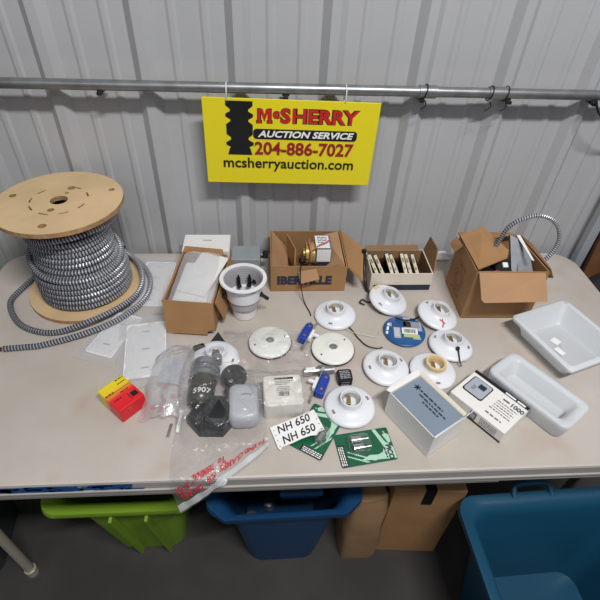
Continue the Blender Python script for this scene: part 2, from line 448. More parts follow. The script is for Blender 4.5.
# sign
S = thing('auction_sign', 'yellow rectangular auction sign hanging from the wall pipe', 'sign', (.065,1.186,.383), (0,math.radians(.8),0))
SW, SH = .446, .226
bm = NB(); box(bm, (0,0,0), (SW,.004,SH), bev=.0008, seg=1)
obj('board', bm, M['yellow'], S, world=False)
def sm(px, py):   # sign millimetres from a reading off the sign: px 38..570, py 52..312
    return ((px-304)/532*SW, -(py-178)/256*SH)
def sfm(px, py, d=.0022):
    x, z = sm(px, py); return fmat((x,-d,z), (1,0,0), (0,0,1))
bm = NB()
prof_e = [(57,40),(70,40),(80,27),(86,27),(93,41),(101,41),(109,27),(114,27),(123,40),(152,40),(161,27),(168,27),(176,42),(184,42),(190,28),(194,32),(214,38)]
for (ya, wa), (yb, wb) in zip(prof_e, prof_e[1:]):
    c_ = [(146-wa,ya),(146+wa,ya),(146+wb,yb),(146-wb,yb)]; q_ = [V((sm(a,b)[0], 0, sm(a,b)[1])) for a, b in c_]
    add_faces(bm, [p+V((0,-.0026,0)) for p in q_]+[p+V((0,-.0018,0)) for p in q_], [(3,2,1,0),(4,5,6,7),(0,1,5,4),(1,2,6,5),(2,3,7,6),(3,0,4,7)])
obj('pole_emblem', bm, M['black'], S, world=False)
bm = NB(); m0 = sfm(348,149); hw, hh = .135, .0135
pts = rrect(2*hw, 2*hh, .009); fv = [bm.verts.new(m0 @ V((x,y,0))) for x,y in pts]; bm.faces.new(fv)
bv = [bm.verts.new(m0 @ V((x,y,.0004))) for x,y in pts]; bm.faces.new(bv)
for i in range(len(pts)): bm.faces.new([fv[i], fv[(i+1)%len(pts)], bv[(i+1)%len(pts)], bv[i]])
obj('black_banner', bm, M['black'], S, world=False)
bm = NB(); text(bm, 'AUCTION SERVICE', .023, sfm(348,149,.0031), width=.25, bold=.0007, shear=.25); obj('lettering', bm, M['white'], S, world=False)
for dx, dy, mk, b_, d_ in ((0,0,'black',.0030,.0021),(0,0,'red',.0011,.0031)):
    bm = NB(); e_ = b_-.0011; mM = sfm(221,97,d_)
    for sx in (-1, 1):
        add_faces(bm, [mM @ V(p) for z_ in (0,.0005) for p in ((sx*(.0100-e_),-.0165-e_,z_),(sx*(.0165+e_),-.0165-e_,z_),(sx*(.0165+e_),.0175+e_,z_),(sx*(.0100-e_),.0175+e_,z_))], [(3,2,1,0),(4,5,6,7),(0,1,5,4),(1,2,6,5),(2,3,7,6),(3,0,4,7)])
        add_faces(bm, [mM @ V(p) for z_ in (.0001,.0006) for p in ((0,-.011-1.5*e_,z_),(sx*(.0125),.0175+e_,z_),(sx*(.0105-e_)*.5,.0175+e_*.2,z_),(0,.002+e_,z_))], [(3,2,1,0),(4,5,6,7),(0,1,5,4),(1,2,6,5),(2,3,7,6),(3,0,4,7)])
        quad(bm, mM, sx*.0133-.0058-e_, -.0165-e_, sx*.0133+.0058+e_, -.0118+e_)
    text(bm, 'c', .030, sfm(256,90,d_), bold=b_, width=.015+b_)
    text(bm, 'S', .048, sfm(284,97,d_), bold=b_, width=.025+b_); text(bm, 'HERRY', .048, sfm(403,97,d_), bold=b_, width=.168+b_)
    o = obj('lettering', bm, M[mk], S, world=False)
bm = NB(); text(bm, '204-886-7027', .047, sfm(346,194,.0031), width=.262, bold=.0013); obj('lettering', bm, M['darkred'], S, world=False)
bm = NB(); text(bm, 'mcsherryauction.com', .040, sfm(301,240,.0031), width=.350, bold=.0006); obj('lettering', bm, M['black'], S, world=False)
for x in (-.155+.065-.0, .285-.075):
    bm = NB()
    x0 = -.095 if x < 0 else .198
    tube(bm, [V((x0, 1.2+.0165*math.cos(a)-.004, .512+.018*math.sin(a)-(.008 if math.sin(a) < -.5 else 0))) for a in [2*PI*i/20 for i in range(21)]], .0016, 6)
    lab = 'white zip tie holding the left side of the yellow sign to the pipe' if x < 0 else 'white zip tie holding the right side of the yellow sign to the pipe'
    tag(obj('zip_tie', bm, M['plastic_w'], org=(x0,1.2,.5)), lab, 'zip tie', 'zip ties on the sign')

# right end behind the table: leaning sheet and tyre
bm = NB(); slab(bm, [(1.082,1.15,-.74),(1.9,1.15,-.74),(1.9,1.222,.15),(1.082,1.222,.15)], .012)
tag(obj('brown_board', bm, M['rust'], org=(1.5,1.2,-.74)), 'rust brown board leaning on the wall right of the table', 'board')
t = thing('wheel', 'black rubber wheel leaning behind the right end of the table', 'wheel', (1.30,1.075,-.336), (math.radians(84),0,0))
bm = NB(); tp = [(.362+.042*math.cos(a), .04*math.sin(a)) for a in [2*PI*i/16 for i in range(16)]]
lathe(bm, tp, 48, closed=True); obj('tyre', bm, M['tyre'], t, world=False, smooth=.8)
bm = NB(); lathe(bm, [(0,.01),(.05,.015),(.07,.0),(.30,.0),(.315,.02),(.325,-.02),(.30,-.012),(0,-.012)], 40); obj('hub', bm, M['rust'], t, world=False, smooth=.6)
# left: yellow-green cloth bag behind the reel
bm = NB()
rings = []
for k_ in range(9):
    z = -.74 + .93*k_/8; f = [1,1.05,1.1,1.05,1,.95,.88,.7,.35][k_]
    rings.append([V((-1.0+x*f+.01*noise.noise(V((x*20,y*20,z*8))), 1.12+y*f+.012*noise.noise(V((x*30,z*12,y*9))), z)) for x, y in rrect(.30,.14,.06,4)])
loft(bm, rings); tag(obj('fabric_bag', bm, M['hivis'], org=(-1.0,1.12,-.74), smooth=1.2), 'yellow green fabric bag standing beyond the left end of the table', 'bag')

# ------------------------------------------------------------------ folding table
TX0, TX1, TY0, TY1 = -.795, 1.018, .4635, 1.230
t = thing('folding_table', 'long beige plastic folding table full of electrical parts', 'table', ((TX0+TX1)/2, (TY0+TY1)/2, -TABLE_Z))
bm = NB(); cx, cy = (TX0+TX1)/2, (TY0+TY1)/2; W_, D_ = TX1-TX0, TY1-TY0
R = [(0,0,-.048),(0,0,-.036),(-.003,0,-.034),(-.003,0,-.029),(0,0,-.027),(0,0,-.005),(.002,0,-.0015),(.006,0,0)]
rings = [[V((cx+x, cy+y, z)) for x, y in rrect(W_-2*i, D_-2*i, .075, 10)] for i, _, z in R]
loft(bm, rings, 0, smooth=False)
for f in bm.faces:
    if f.calc_center_median().z < -.001: f.material_index = 1
obj('tabletop', bm, [M['table'], M['tableedge']], t)
bm = NB(); tube(bm, [(TX0+.08,TY0+.013,-.058),(.50,TY0+.013,-.058)], .010, 10); tube(bm, [(TX0+.08,TY1-.04,-.06),(TX1-.08,TY1-.04,-.06)], .011, 10)
obj('frame_rail', bm, M['frame'], t, smooth=1)
for x in (TX0+.06, TX1-.06):
    for y in ((TY0+.1 if x < 0 else TY0+.2), TY1-.08):
        bm = NB(); cyl(bm, (x,y,-.05), (x,y,-TABLE_Z+.008), .013, 16); lathe(bm, [(0,-TABLE_Z),(.017,-TABLE_Z),(.017,-TABLE_Z+.03),(0,-TABLE_Z+.03)], 16, 0, Matrix.Translation((x,y,0)))
        obj('leg', bm, M['frame'], t, smooth=.6)
bm = NB(); rnd = random.Random(3)
for i in range(95):       # worn blue paint along the front edge
    x = -.56+rnd.random()**1.3*.28; w_ = rnd.uniform(.01,.05)*(1.2 if x < -.4 else .8); z = -rnd.choice((.009,.011,.015,.018,.021,.0235)) - rnd.random()*.002
    if z < -.0245: z = -.024
    h_ = rnd.uniform(.002,.0056)
    pts = [(x+w_*q/6, z+h_*rnd.uniform(.5,1.2)) for q in range(7)] + [(x+w_*q/6, z-h_*rnd.uniform(.4,1.1)) for q in range(6,-1,-1)]
    fv = [bm.verts.new((a, TY0-.0006-.0001*(i%4), min(b,-.0056))) for a, b in pts]; bm.faces.new(fv)
bmesh.ops.triangulate(bm, faces=bm.faces[:])
o = obj('paint_marks', bm, M['bluepaint'], t)
o['kind'] = 'stuff'

# ------------------------------------------------------------------ cable reel
RX, RY = -.515, 1.062
t = thing('cable_reel', 'round plywood cable reel standing at the left of the table', 'reel', (RX,RY,0))
def arc_slot(r, a0, a1, w_):
    n = 6; return [((r+w_)*math.cos(a0+(a1-a0)*i/n), (r+w_)*math.sin(a0+(a1-a0)*i/n)) for i in range(n+1)] + [((r-w_)*math.cos(a1-(a1-a0)*i/n), (r-w_)*math.sin(a1-(a1-a0)*i/n)) for i in range(n+1)]
holes = [circ(0,0,.021,28), circ(.012,.062,.0095), circ(-.118,.02,.0085), circ(.115,.055,.0075), circ(0,-.118,.0095), circ(-.004,-.047,.008), circ(.008,.036,.005)]
holes += [arc_slot(.068, a, a+.34, .0022) for a in (.3,1.0,1.75+.6,3.0,3.6,4.3,5.0,5.7)]
for nm, z0, ho in (('top_flange',.272,holes), ('bottom_flange',0,[circ(0,0,.021,28)])):
    bm = NB(); plate(bm, circ(0,0,.1525,72), ho, z0, z0+.012, 0, 1, Matrix.Translation((RX,RY,0))); obj(nm, bm, [M['ply'], M['plyedge']], t)
bm = NB(); lathe(bm, [(.084,.012),(.084,.272),(.080,.272),(.080,.012)], 40, 0, Matrix.Translation((RX,RY,0)), True); obj('drum', bm, M['plyedge'], t, smooth=.6)
bm = NB(); path = []; CR = .0084
N1 = 14.6
for i in range(int(N1*36)):
    a = 2*PI*i/36; z = .268-CR-.002 - .0166*i/36
    z = max(z, .012+CR); rr = .094 + .002*math.sin(a*.37+1)+ .0015*noise.noise(V((i*.05,0,0)))
    if i > 36*6: rr += .005*min(1,(i-36*6)/60)
    path.append((RX+rr*math.cos(a), RY+rr*math.sin(a), z+.0035*math.sin(a+1.0)*math.sin(i/60)))
path = [V(p) for p in path]
armour(bm, path, CR)
# a loosened turn slung across the stack, then the crossing turns low on the drum
p2 = []
for i in range(int(36*1.1)):
    a = 2.2+2*PI*i/36; p2.append(V((RX+.113*math.cos(a), RY+.113*math.sin(a), .175-.062*math.sin((a-2.2)*.5)-.01*i/36)))
armour(bm, p2, CR)
p3 = []
for i in range(int(36*5.4)):
    a = .4+2*PI*i/36; p3.append(V((RX+(.1155)*math.cos(a)+.003, RY+(.1155)*math.sin(a), max(.105-.0172*i/36+.004*math.sin(a+2), .012+CR))))
armour(bm, p3, CR)
p4 = []
for i in range(int(36*1.0)):
    a = -.9+2*PI*i/36; p4.append(V((RX+.108*math.cos(a)+.010, RY+.108*math.sin(a), .212+.03*math.sin(a+2.4))))
armour(bm, p4, CR)
K = thing('armoured_cable', 'grey armoured metal cable wound on the plywood reel with loose end on table', 'cable', (RX,RY,.012))
obj('wound_coil', bm, [M['cable_hi'], M['cable_lo']], K)
bm = NB()
loose = [(-.652,.818,CR),(-.60,.823,CR),(-.561,.829,CR),(-.472,.859,CR+.006),(-.400,.904,CR+.008),(-.350,.97,CR+.008),(-.335,1.03,CR+.006),(-.350,1.105,CR+.006),(-.405,1.178,CR+.004),(-.50,1.212,CR),(-.60,1.19,CR),(-.664,1.115,CR),(-.694,1.041,CR),(-.700,.985,CR),(-.655,.915,CR),(-.60,.88,CR),(-.54,.872,CR+.001),(-.47,.892,CR+.014),(-.405,.935,CR+.020),(-.362,.99,CR+.022),(-.354,1.05,CR+.024),(-.374,1.115,CR+.028),(-.414,1.167,CR+.032),(-.47,1.188,.05),(-.53,1.188,.055),(-.60,1.165,.06)]
lp = catmull(loose, 10); armour(bm, lp, CR*.92, .0072)
obj('loose_end', bm, [M['cable_hi'], M['cable_lo']], K)
bm = NB(); 
for d in (-.003,.003): cyl(bm, (-.652,.818+d,CR), (-.663,.817+d*1.2,CR), .0025, 8)
obj('conductor', bm, M['copper'], K)

# ------------------------------------------------------------------ wall plates in sleeves
def wall_plate(loc, rz, w_, h_, label, rows, tilt=(0,0), film='filmclear', seed=0):
    t = thing('packaged_wall_plate', label, 'wall plate', loc, (tilt[0],tilt[1],rz), 'white wall plates in clear sleeves')
    bm = NB(); hs = []
    for r_ in range(rows):
        y = h_*(.5-(r_+.5)/rows)
        hs.append([(x*1, y+yy) for x, yy in rrect(.020,.0042,.0018,3)])
        hs.append(circ(-.03,y,.0018,8)); hs.append(circ(.03,y,.0018,8))
    plate(bm, rrect(w_,h_,.008), hs, .001, .004); obj('plate', bm, M['plate'], t, world=False)
    bm = NB(); nx, ny = 14, 18; gv = []
    for j in range(ny+1):
        row = []
        for i in range(nx+1):
            x = (i/nx-.5)*(w_+.035); y = (j/ny-.5)*(h_+.05)
            e = min(1, max(0, (w_/2+.004-abs(x))/.01))*min(1, max(0, (h_/2+.004-abs(y))/.01))
            z = .0008 + .0045*e + .0022*abs(noise.noise(V((x*45+seed,y*45,seed*3.1))))
            row.append(bm.verts.new((x + .004*noise.noise(V((y*30,seed,0))), y+.004*noise.noise(V((x*30,seed+9,0))), z)))
        gv.append(row)
    for j in range(ny):
        for i in range(nx): bm.faces.new([gv[j][i], gv[j][i+1], gv[j+1][i+1], gv[j+1][i]])
    obj('clear_sleeve', bm, M[film], t, world=False, smooth=2)
    return t
wall_plate((-.330,1.075,.001), math.radians(-3), .092, .20, 'sleeved white wall plate lying left of the carton of plates', 4, seed=1)
wall_plate((-.395,.868,.001), math.radians(-20), .075, .150, 'sleeved white wall plate nearest the loose grey cable', 2, seed=2)
wall_plate((-.306,.812,.004), math.radians(9), .100, .185, 'large sleeved white wall plate on top, behind the yellow and red box', 3, seed=3, tilt=(0,0))

# ------------------------------------------------------------------ carton helper
def carton_body(t, x0, x1, y0, y1, h, th=.003, cin=0, mats=None, name='body', z0=0):
    bm = NB()
    box(bm, ((x0+x1)/2,(y0+y1)/2,z0+th/2), (x1-x0,y1-y0,th), 1)
    for (cx,cy,sx,sy) in (((x0+x1)/2,y0+th/2,x1-x0,th),((x0+x1)/2,y1-th/2,x1-x0,th),(x0+th/2,(y0+y1)/2,th,y1-y0-2*th),(x1-th/2,(y0+y1)/2,th,y1-y0-2*th)):
        box(bm, (cx,cy,z0+(h+th)/2), (sx,sy,h-th), 0)
    # inner faces look different
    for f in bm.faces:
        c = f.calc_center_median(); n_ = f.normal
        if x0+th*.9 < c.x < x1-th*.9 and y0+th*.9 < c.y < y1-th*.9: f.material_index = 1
    return obj(name, bm, mats, t)

# carton with white wall plates
t = thing('open_carton', 'small open brown carton packed with white wall plates', 'box', (-.205,.99,0), (0,0,math.radians(3)))
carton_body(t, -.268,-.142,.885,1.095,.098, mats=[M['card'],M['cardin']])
bm = NB(); slab(bm, [(-.270,.882,.102),(-.141,.880,.102),(-.139,.866,.030),(-.139,.866,.022),(-.158,.864,.018),(-.158,.862,.008),(-.266,.862,.006)], .003); obj('flap', bm, M['cardpink'] and M['card'], t)
bm = NB(); slab(bm, [(-.134,.885,.100),(-.132,1.09,.098),(-.116,1.085,.035),(-.118,.90,.03)], .003); obj('flap', bm, M['card'], t)
bm = NB(); slab(bm, [(-.268,1.092,.098),(-.15,1.092,.098),(-.155,1.10,.112),(-.262,1.10,.115)], .003); obj('flap', bm, M['card'], t)
bm = NB(); slab(bm, [(-.270,1.09,.098),(-.270,.89,.098),(-.276,.9,.085),(-.276,1.085,.085)], .0025); obj('flap', bm, M['card'], t)
def loose_plate(corners, label, slots=True):
    c = [V(p) for p in corners]; t = thing('wall_plate', label, 'wall plate', c[0].lerp(c[2],.5), (0,0,0), 'white wall plates in the brown carton')
    w_ = ((c[1]-c[0]).length+(c[2]-c[3]).length)/2; h_ = (c[3]-c[0]).length
    m = fmat(c[0].lerp(c[2],.5), c[1]-c[0], c[3]-c[0]); hs = []
    if slots:
        for y in (-.03,0.002,.03): hs.append([(x, yy+y) for x, yy in rrect(.020,.004,.0018,3)])
    bm = NB(); plate(bm, rrect(w_, h_, .006), hs, 0, .003, mt=m); obj('plate', bm, M['plate'], t)
    return t
loose_plate([(-.252,.895,.082),(-.165,.893,.082),(-.158,1.045,.096),(-.245,1.05,.092)], 'white slotted wall plate on top in the brown carton')
loose_plate([(-.232,.93,.090),(-.150,.91,.090),(-.148,1.07,.106),(-.225,1.085,.104)], 'white wall plate leaning at the back right of the brown carton', False)
for i in range(5):
    loose_plate([(-.256+.003*i,.892,.012+.013*i),(-.160+.002*i,.892,.012+.013*i),(-.158,1.055-.003*i,.014+.013*i),(-.254,1.055,.014+.013*i)], 'white wall plate stacked under the others in the brown carton', i == 4)
# its film
bm = NB(); gv = []
for j in range(17):
    row = []
    for i in range(13):
        x = -.260+.112*i/12; y = .893+.185*j/16
        z = .098+.014*(j/16)+.006*abs(noise.noise(V((x*40,y*30,2)))) - .010*(abs(i-6)/6)**4
        row.append(bm.verts.new((x,y,z)))
    gv.append(row)
for j in range(16):
    for i in range(12): bm.faces.new([gv[j][i],gv[j][i+1],gv[j+1][i+1],gv[j+1][i]])
tag(obj('plastic_wrap', bm, M['filmclear'], org=(-.2,.98,.09), smooth=2), 'clear plastic wrap over the white plates in the brown carton', 'wrap')

# the carton stands a little askew: turn it and what it holds together
turn = Matrix.Translation((-.199,.89,0)) @ Matrix.Rotation(math.radians(-6.5),4,'Z') @ Matrix.Translation((.205,-.89,0))
for o in list(C.objects):
    if o.parent is None and (o.name.startswith(('open_carton','wall_plate','plastic_wrap'))):
        o.location = turn @ o.location; o.rotation_euler.z += math.radians(-6.5)
# white carton behind it
t = thing('white_carton', 'plain white closed carton standing behind the brown carton of plates', 'box', (-.18,1.158,0), (0,0,math.radians(-3)))
bm = NB(); box(bm, (-.178,1.158,.045), (.137,.085,.09), bev=.002, seg=1); obj('body', bm, M['wcard'], t)
bm = NB(); mt = fmat((-.178,1.158,.0902),(1,0,0),(0,1,0)); quad(bm, mt, -.012,.010,.014,.0125); obj('print', bm, M['inkgrey'], t)
# grey box behind the can
t = thing('metal_electrical_box', 'blue grey metal electrical box behind the white light can', 'electrical box', (-.062,1.12,0))
bm = NB(); box(bm, (-.062,1.13,.037), (.085,.07,.074), bev=.003); obj('body', bm, mat('pale_galvanised_steel', rgb(168,176,180), .4, .35, .12, 30), t)
for kx in (-.035,-.085):
    bm = NB(); cyl(bm, (kx,1.093,.04), (kx,1.097,.04), .011, 20); obj('knockout', bm, M['galv'], t)
bm = NB(); box(bm, (-.005,1.125,.07), (.016,.012,.024), bev=.003); cyl(bm, (-.012,1.125,.062), (-.02,1.125,.062), .004, 8)
obj('clip', bm, M['blackpl'], t)

# ------------------------------------------------------------------ recessed light can
t = thing('light_can', 'white recessed light can with black spring clips standing upright', 'light can', (-.062,.946,0))
bm = NB(); X = Matrix.Translation((-.062,.946,0))
lathe(bm, [(0,0),(.029,0),(.032,.003),(.0355,.060),(.0375,.066),(.0465,.070),(.049,.118),(.060,.122),(.062,.126),(.060,.129),(.052,.129),(.050,.125)], 56, 0, X)
obj('housing', bm, M['canwhite'], t, smooth=.7)
bm = NB(); prof = [(.050,.126)]
for i in range(14): prof += [(.0485-.0006*i,.122-.006*i),(.0470-.0006*i,.119-.006*i)]
prof += [(.034,.03),(0,.028)]
lathe(bm, prof, 56, 0, X); obj('ribbed_liner', bm, M['canin'], t, smooth=.4)
for a, r_, z, out in ((2.0,.036,.088,0),(1.15,.036,.09,0)):
    bm = NB(); c = V((-.062+r_*math.cos(a), .946+r_*math.sin(a), z)); rt = Matrix.Rotation(a,3,'Z')
    box(bm, c, (.006,.010,.026), rot=rt, bev=.0015); box(bm, c+V((0,0,.015)), (.004,.005,.012), rot=rt, bev=.001); box(bm, c+V((-.004*math.cos(a),-.006,-.012)), (.010,.012,.008), rot=rt, bev=.002)
    obj('socket_clip', bm, M['blackpl'], t)
for a in (-.35, 3.45, .9):
    d = V((math.cos(a), math.sin(a), 0)); bm = NB(); rt = Matrix.Rotation(a,3,'Z') @ Matrix.Rotation(.5,3,'Y')
    c = V((-.062,.946,.080)) + d*.056
    box(bm, c, (.030,.009,.006), rot=rt, bev=.001); box(bm, c-d*.010+V((0,0,.004)), (.010,.012,.012), rot=rt, bev=.002)
    for q in (.006,.011): cyl(bm, c+d*q+V((0,0,-.008*q/.01)), c+d*q+V((0,0,.006-.008*q/.01)), .003, 8)
    obj('spring_clip', bm, M['blackpl'], t)
for a in (-1.0, -2.1):
    d = V((math.cos(a), math.sin(a), 0)); bm = NB(); box(bm, V((-.062,.946,.112))+d*.0478, (.003,.012,.007), rot=Matrix.Rotation(a,3,'Z'), bev=.0008); obj('slot', bm, M['graycard'], t)

# ------------------------------------------------------------------ IBERVILLE carton
t = thing('iberville_carton', 'open brown shipping carton with dark lettering on its front, at table centre back', 'box', (.12,1.10,0))
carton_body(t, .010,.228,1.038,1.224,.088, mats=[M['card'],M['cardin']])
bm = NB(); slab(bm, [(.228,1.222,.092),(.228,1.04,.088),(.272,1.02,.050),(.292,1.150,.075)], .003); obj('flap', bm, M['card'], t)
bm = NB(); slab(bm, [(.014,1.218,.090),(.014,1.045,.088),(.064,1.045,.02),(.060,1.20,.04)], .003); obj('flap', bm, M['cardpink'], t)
bm = NB(); slab(bm, [(.222,1.045,.088),(.222,1.215,.090),(.178,1.20,.088),(.176,1.05,.035)], .003); obj('flap', bm, M['cardpink'], t)
bm = NB(); slab(bm, [(.012,1.038,.090),(.222,1.038,.090),(.200,1.055,.080),(.110,1.056,.070),(.095,1.052,.066)], .003); obj('flap', bm, M['cardin'], t)
bm = NB(); slab(bm, [(.088,1.030,.080),(.138,1.027,.092),(.147,1.012,.066),(.094,1.014,.048)], .003); obj('torn_tab', bm, M['cardpink'], t)
bm = NB(); slab(bm, [(.080,1.05,.01),(.080,1.12,.01),(.082,1.12,.095),(.078,1.06,.085)], .003); slab(bm, [(.080,1.12,.01),(.062,1.17,.01),(.060,1.18,.105),(.082,1.12,.095)], .003)
obj('divider', bm, M['card'], t)
bm = NB(); text(bm, 'IBERVILLE', .040, fmat((.107,1.0375,.040),(1,0,0),(0,0,1)), width=.158, bold=.0022)
obj('lettering', bm, M['cardink'], t)
# ballast / transformer inside
t = thing('transformer', 'small transformer with white label and yellow winding inside the lettered carton', 'transformer', (.145,1.10,.01), (0,0,math.radians(-12)))
bm = NB(); box(bm, (.163,1.10,.055), (.042,.062,.09), bev=.004); obj('core', bm, M['zinc'], t)
bm = NB(); mt = fmat((.160,1.097,.1006),(1,0,0),(0,1,0)); quad(bm, mt, -.018,-.028,.018,.028); mt2 = fmat((.163,1.0685,.06),(1,0,0),(0,0,1)); quad(bm, mt2, -.018,-.002,.018,.036); obj('label', bm, M['white'], t)
bm = NB(); mt = fmat((.160,1.097,.1011),(1,0,0),(0,1,0))
for i, y in enumerate((.02,.012,.004,-.004)): greek(bm, mt, -.012,.013,y,.003,0,i)
obj('print', bm, M['cardink'], t)
bm = NB(); quad(bm, fmat((.163,1.0682,.06),(1,0,0),(0,0,1)), -.018,-.04,.018,-.004); obj('dark_band', bm, M['cardink'], t)
bm = NB(); cyl(bm, (.142,1.10,.062), (.118,1.10,.062), .030, 28); cyl(bm, (.118,1.10,.062), (.112,1.10,.062), .014, 20); obj('winding', bm, M['gold'], t, smooth=.6)
bm = NB(); tube(bm, [V((.128+.002*math.sin(a*3), 1.095+.036*math.cos(a), .066+.036*math.sin(a))) for a in [-.7+4.4*i/24 for i in range(25)]], .0022, 7)
tube(bm, catmull([(.128,1.067,.09),(.150,1.072,.108),(.17,1.082,.111),(.18,1.10,.107)],6), .0018, 6); obj('pink_wire', bm, M['pinkwire'], t)
bm = NB(); tube(bm, catmull([(.118,1.075,.075),(.105,1.06,.060),(.112,1.045,.075),(.135,1.045,.07),(.15,1.05,.06)],6), .002, 6); tube(bm, catmull([(.12,1.06,.05),(.10,1.05,.07),(.10,1.04,.09),(.118,1.04,.085)],6), .002, 6)
obj('black_wire', bm, M['blackpl'], t)
t.location.y += .028; t.location.z += .004; t.scale = (1.12,1.12,1.12)
bm = NB(); tube(bm, catmull([(.098,1.062,.04),(.098,1.045,.085),(.094,1.030,.094),(.094,1.020,.06),(.100,1.0,.02),(.108,.975,.004),(.118,.945,.003),(.120,.93,.003)],8), .0016, 6)
tag(obj('thin_cord', bm, M['darkcast'], org=(.1,1.0,0)), 'thin dark cord trailing out of the lettered carton onto the table', 'cord')

# ------------------------------------------------------------------ fuse carton
t = thing('fuse_carton', 'long low white carton with navy base stripe, open and full of breakers', 'box', (.39,1.10,0), (0,0,math.radians(2)))
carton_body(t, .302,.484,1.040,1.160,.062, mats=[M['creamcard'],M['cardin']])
bm = NB(); quad(bm, fmat((.393,1.0395,.0),(1,0,0),(0,0,1)), -.080,.001,.091,.021); obj('navy_stripe', bm, M['navy'], t)
bm = NB(); slab(bm, [(.484,1.042,.062),(.484,1.158,.062),(.492,1.150,.118),(.496,1.085,.118)], .003); obj('flap', bm, M['cardin'], t)
bm = NB(); slab(bm, [(.302,1.16,.062),(.47,1.16,.062),(.465,1.168,.075),(.305,1.168,.073)], .003); obj('flap', bm, M['cardin'], t)
bm = NB(); tube(bm, catmull([(.294,1.125,.072),(.290,1.09,.05),(.291,1.06,.02),(.296,1.03,.006),(.32,1.022,.005)],6), .0045, 6); box(bm, (.292,1.13,.075), (.014,.012,.018), bev=.003)
tag(obj('black_strap', bm, M['blackpl'], org=(.295,1.07,0)), 'black strap running down the left side of the white breaker carton', 'strap')
b0 = None
bl = ['first breaker from the left end of the white carton','second breaker from the left in the white carton','third breaker from the left in the white carton, with a white tag','middle breaker of the row in the white carton','fifth breaker from the left in the white carton','sixth breaker from the left in the white carton','rightmost breaker of the row in the white carton']
for i, (x, lean) in enumerate([(.325,-.42),(.345,-.50),(.366,-.12),(.390,-.46),(.410,-.10),(.431,-.36),(.455,-.48)]):
    lab = 'cream edged dark ' + bl[i]
    if b0 is None:
        b0 = thing('circuit_breaker', lab, 'breaker', (x,1.098,.034), (math.radians(12),lean,.1), 'breakers in the white carton')
        bm = NB(); box(bm, (0,0,0), (.012,.085,.055), bev=.001, seg=1); bb_ = obj('body', bm, M['blackpl'], b0, world=False)
        bm = NB(); box(bm, (0,-.004,.0275), (.0095,.082,.006), bev=.001, seg=1); box(bm, (-.002,-.0425,.008), (.008,.003,.034), bev=.001, seg=1); es_ = obj('edge_strip', bm, M['creamcard'], b0, world=False)
        bm = NB(); box(bm, (0,.010,.0305), (.005,.018,.003), bev=.0008, seg=1); box(bm, (0,-.022,.0305), (.004,.01,.003), bev=.0008, seg=1); obj('label', bm, M['gold'], es_, world=False)
    else: dup(b0, (x,1.098,.034), (math.radians(12),lean,.1-.03*i), lab)

# ------------------------------------------------------------------ big carton with flexible conduit
t = thing('large_carton', 'tall open brown carton of fittings at the back right, flaps folded out', 'box', (.64,1.0,0))
bm = NB()
A,B_,Cc,D = V((.542,.918,0)),V((.738,.915,0)),V((.722,1.085,0)),V((.547,1.080,0)); H = V((0,0,.165))
slab(bm, [A,B_,Cc,D], .003, 1)
for p, q in ((A,B_),(B_,Cc),(Cc,D),(D,A)): slab(bm, [p,q,q+H,p+H], -.0035, 0, 0)
obj('body', bm, [M['card'],M['cardin']], t)
bm = NB(); slab(bm, [(.545,.912,.168),(.722,.910,.167),(.725,.858,.113),(.560,.862,.107),(.551,.866,.113)], .003); obj('flap', bm, M['cardpink'], t)
bm = NB(); slab(bm, [(.546,.922,.168),(.547,1.078,.168),(.606,1.082,.196),(.640,.975,.190),(.628,.950,.184)], -.003); obj('flap', bm, M['card'], t)
bm = NB(); slab(bm, [(.538,1.078,.166),(.538,1.03,.168),(.526,1.04,.14),(.522,1.075,.145)], .003); obj('flap', bm, M['card'], t)
bm = NB(); slab(bm, [(.725,1.08,.168),(.740,.925,.168),(.772,.94,.125),(.768,.95,.118),(.757,1.06,.15)], .003); obj('flap', bm, M['cardin'], t)
bm = NB(); slab(bm, [(.55,1.084,.165),(.722,1.088,.165),(.715,1.125,.150),(.560,1.125,.150)], -.003); obj('flap', bm, M['card'], t)
bm = NB()                                   # faded circular print on the left side
side = fmat((.5415,1.0,.075),(0,-1,0),(0,0,1))
for r0, r1 in ((.030,.033),(.018,.022)): 
    for i in range(24):
        a0, a1 = 2*PI*i/24, 2*PI*(i+.8)/24
        add_faces(bm, [side @ V((r*math.cos(a), r*math.sin(a), .0012)) for r, a in ((r0,a0),(r1,a0),(r1,a1),(r0,a1))], [(0,1,2,3)])
for y in (.045,-.045): greek(bm, side @ Matrix.Translation((0,0,.001)), -.03,.03,y,.006,0,int(y*1000))
obj('faded_print', bm, M['cardmark'], t)
bm = NB(); slab(bm, [(.660,.935,.10),(.700,.925,.10),(.700,1.02,.185),(.665,1.04,.195)], .012); slab(bm, [(.668,.93,.12),(.715,.93,.12),(.712,1.0,.17),(.69,1.03,.18)], .008)
tag(obj('metal_cover', bm, mat('dull_grey_steel', rgb(132,136,142), .6, .3, .15, 30), org=(.68,.98,.08)), 'grey metal cover plate sticking up inside the tall brown carton', 'cover plate')
bm = NB(); slab(bm, [(.693,.945,.182),(.698,.94,.182),(.690,1.03,.202),(.680,1.03,.202)], .002)
tag(obj('paper_strip', bm, M['wcard'], org=(.69,.98,.18)), 'white paper strip on the metal cover in the tall carton', 'paper')
t = thing('wall_switch', 'black device with a square white button inside the tall brown carton', 'switch', (.632,.965,.14), (math.radians(25),0,0))
bm = NB(); box(bm, (0,0,0), (.045,.045,.028), bev=.004); sb = obj('body', bm, M['blackpl'], t, world=False)
bm = NB(); box(bm, (.005,.002,.015), (.015,.015,.006), bev=.002); obj('button', bm, M['white'], sb, world=False)
bm = NB(); box(bm, (.590,.965,.115), (.05,.06,.05), rot=Matrix.Rotation(.4,3,'Z'), bev=.006)
tag(obj('junction_block', bm, M['blackpl'], org=(.59,.965,.09)), 'dark block under the raised flap of the tall carton', 'fitting')
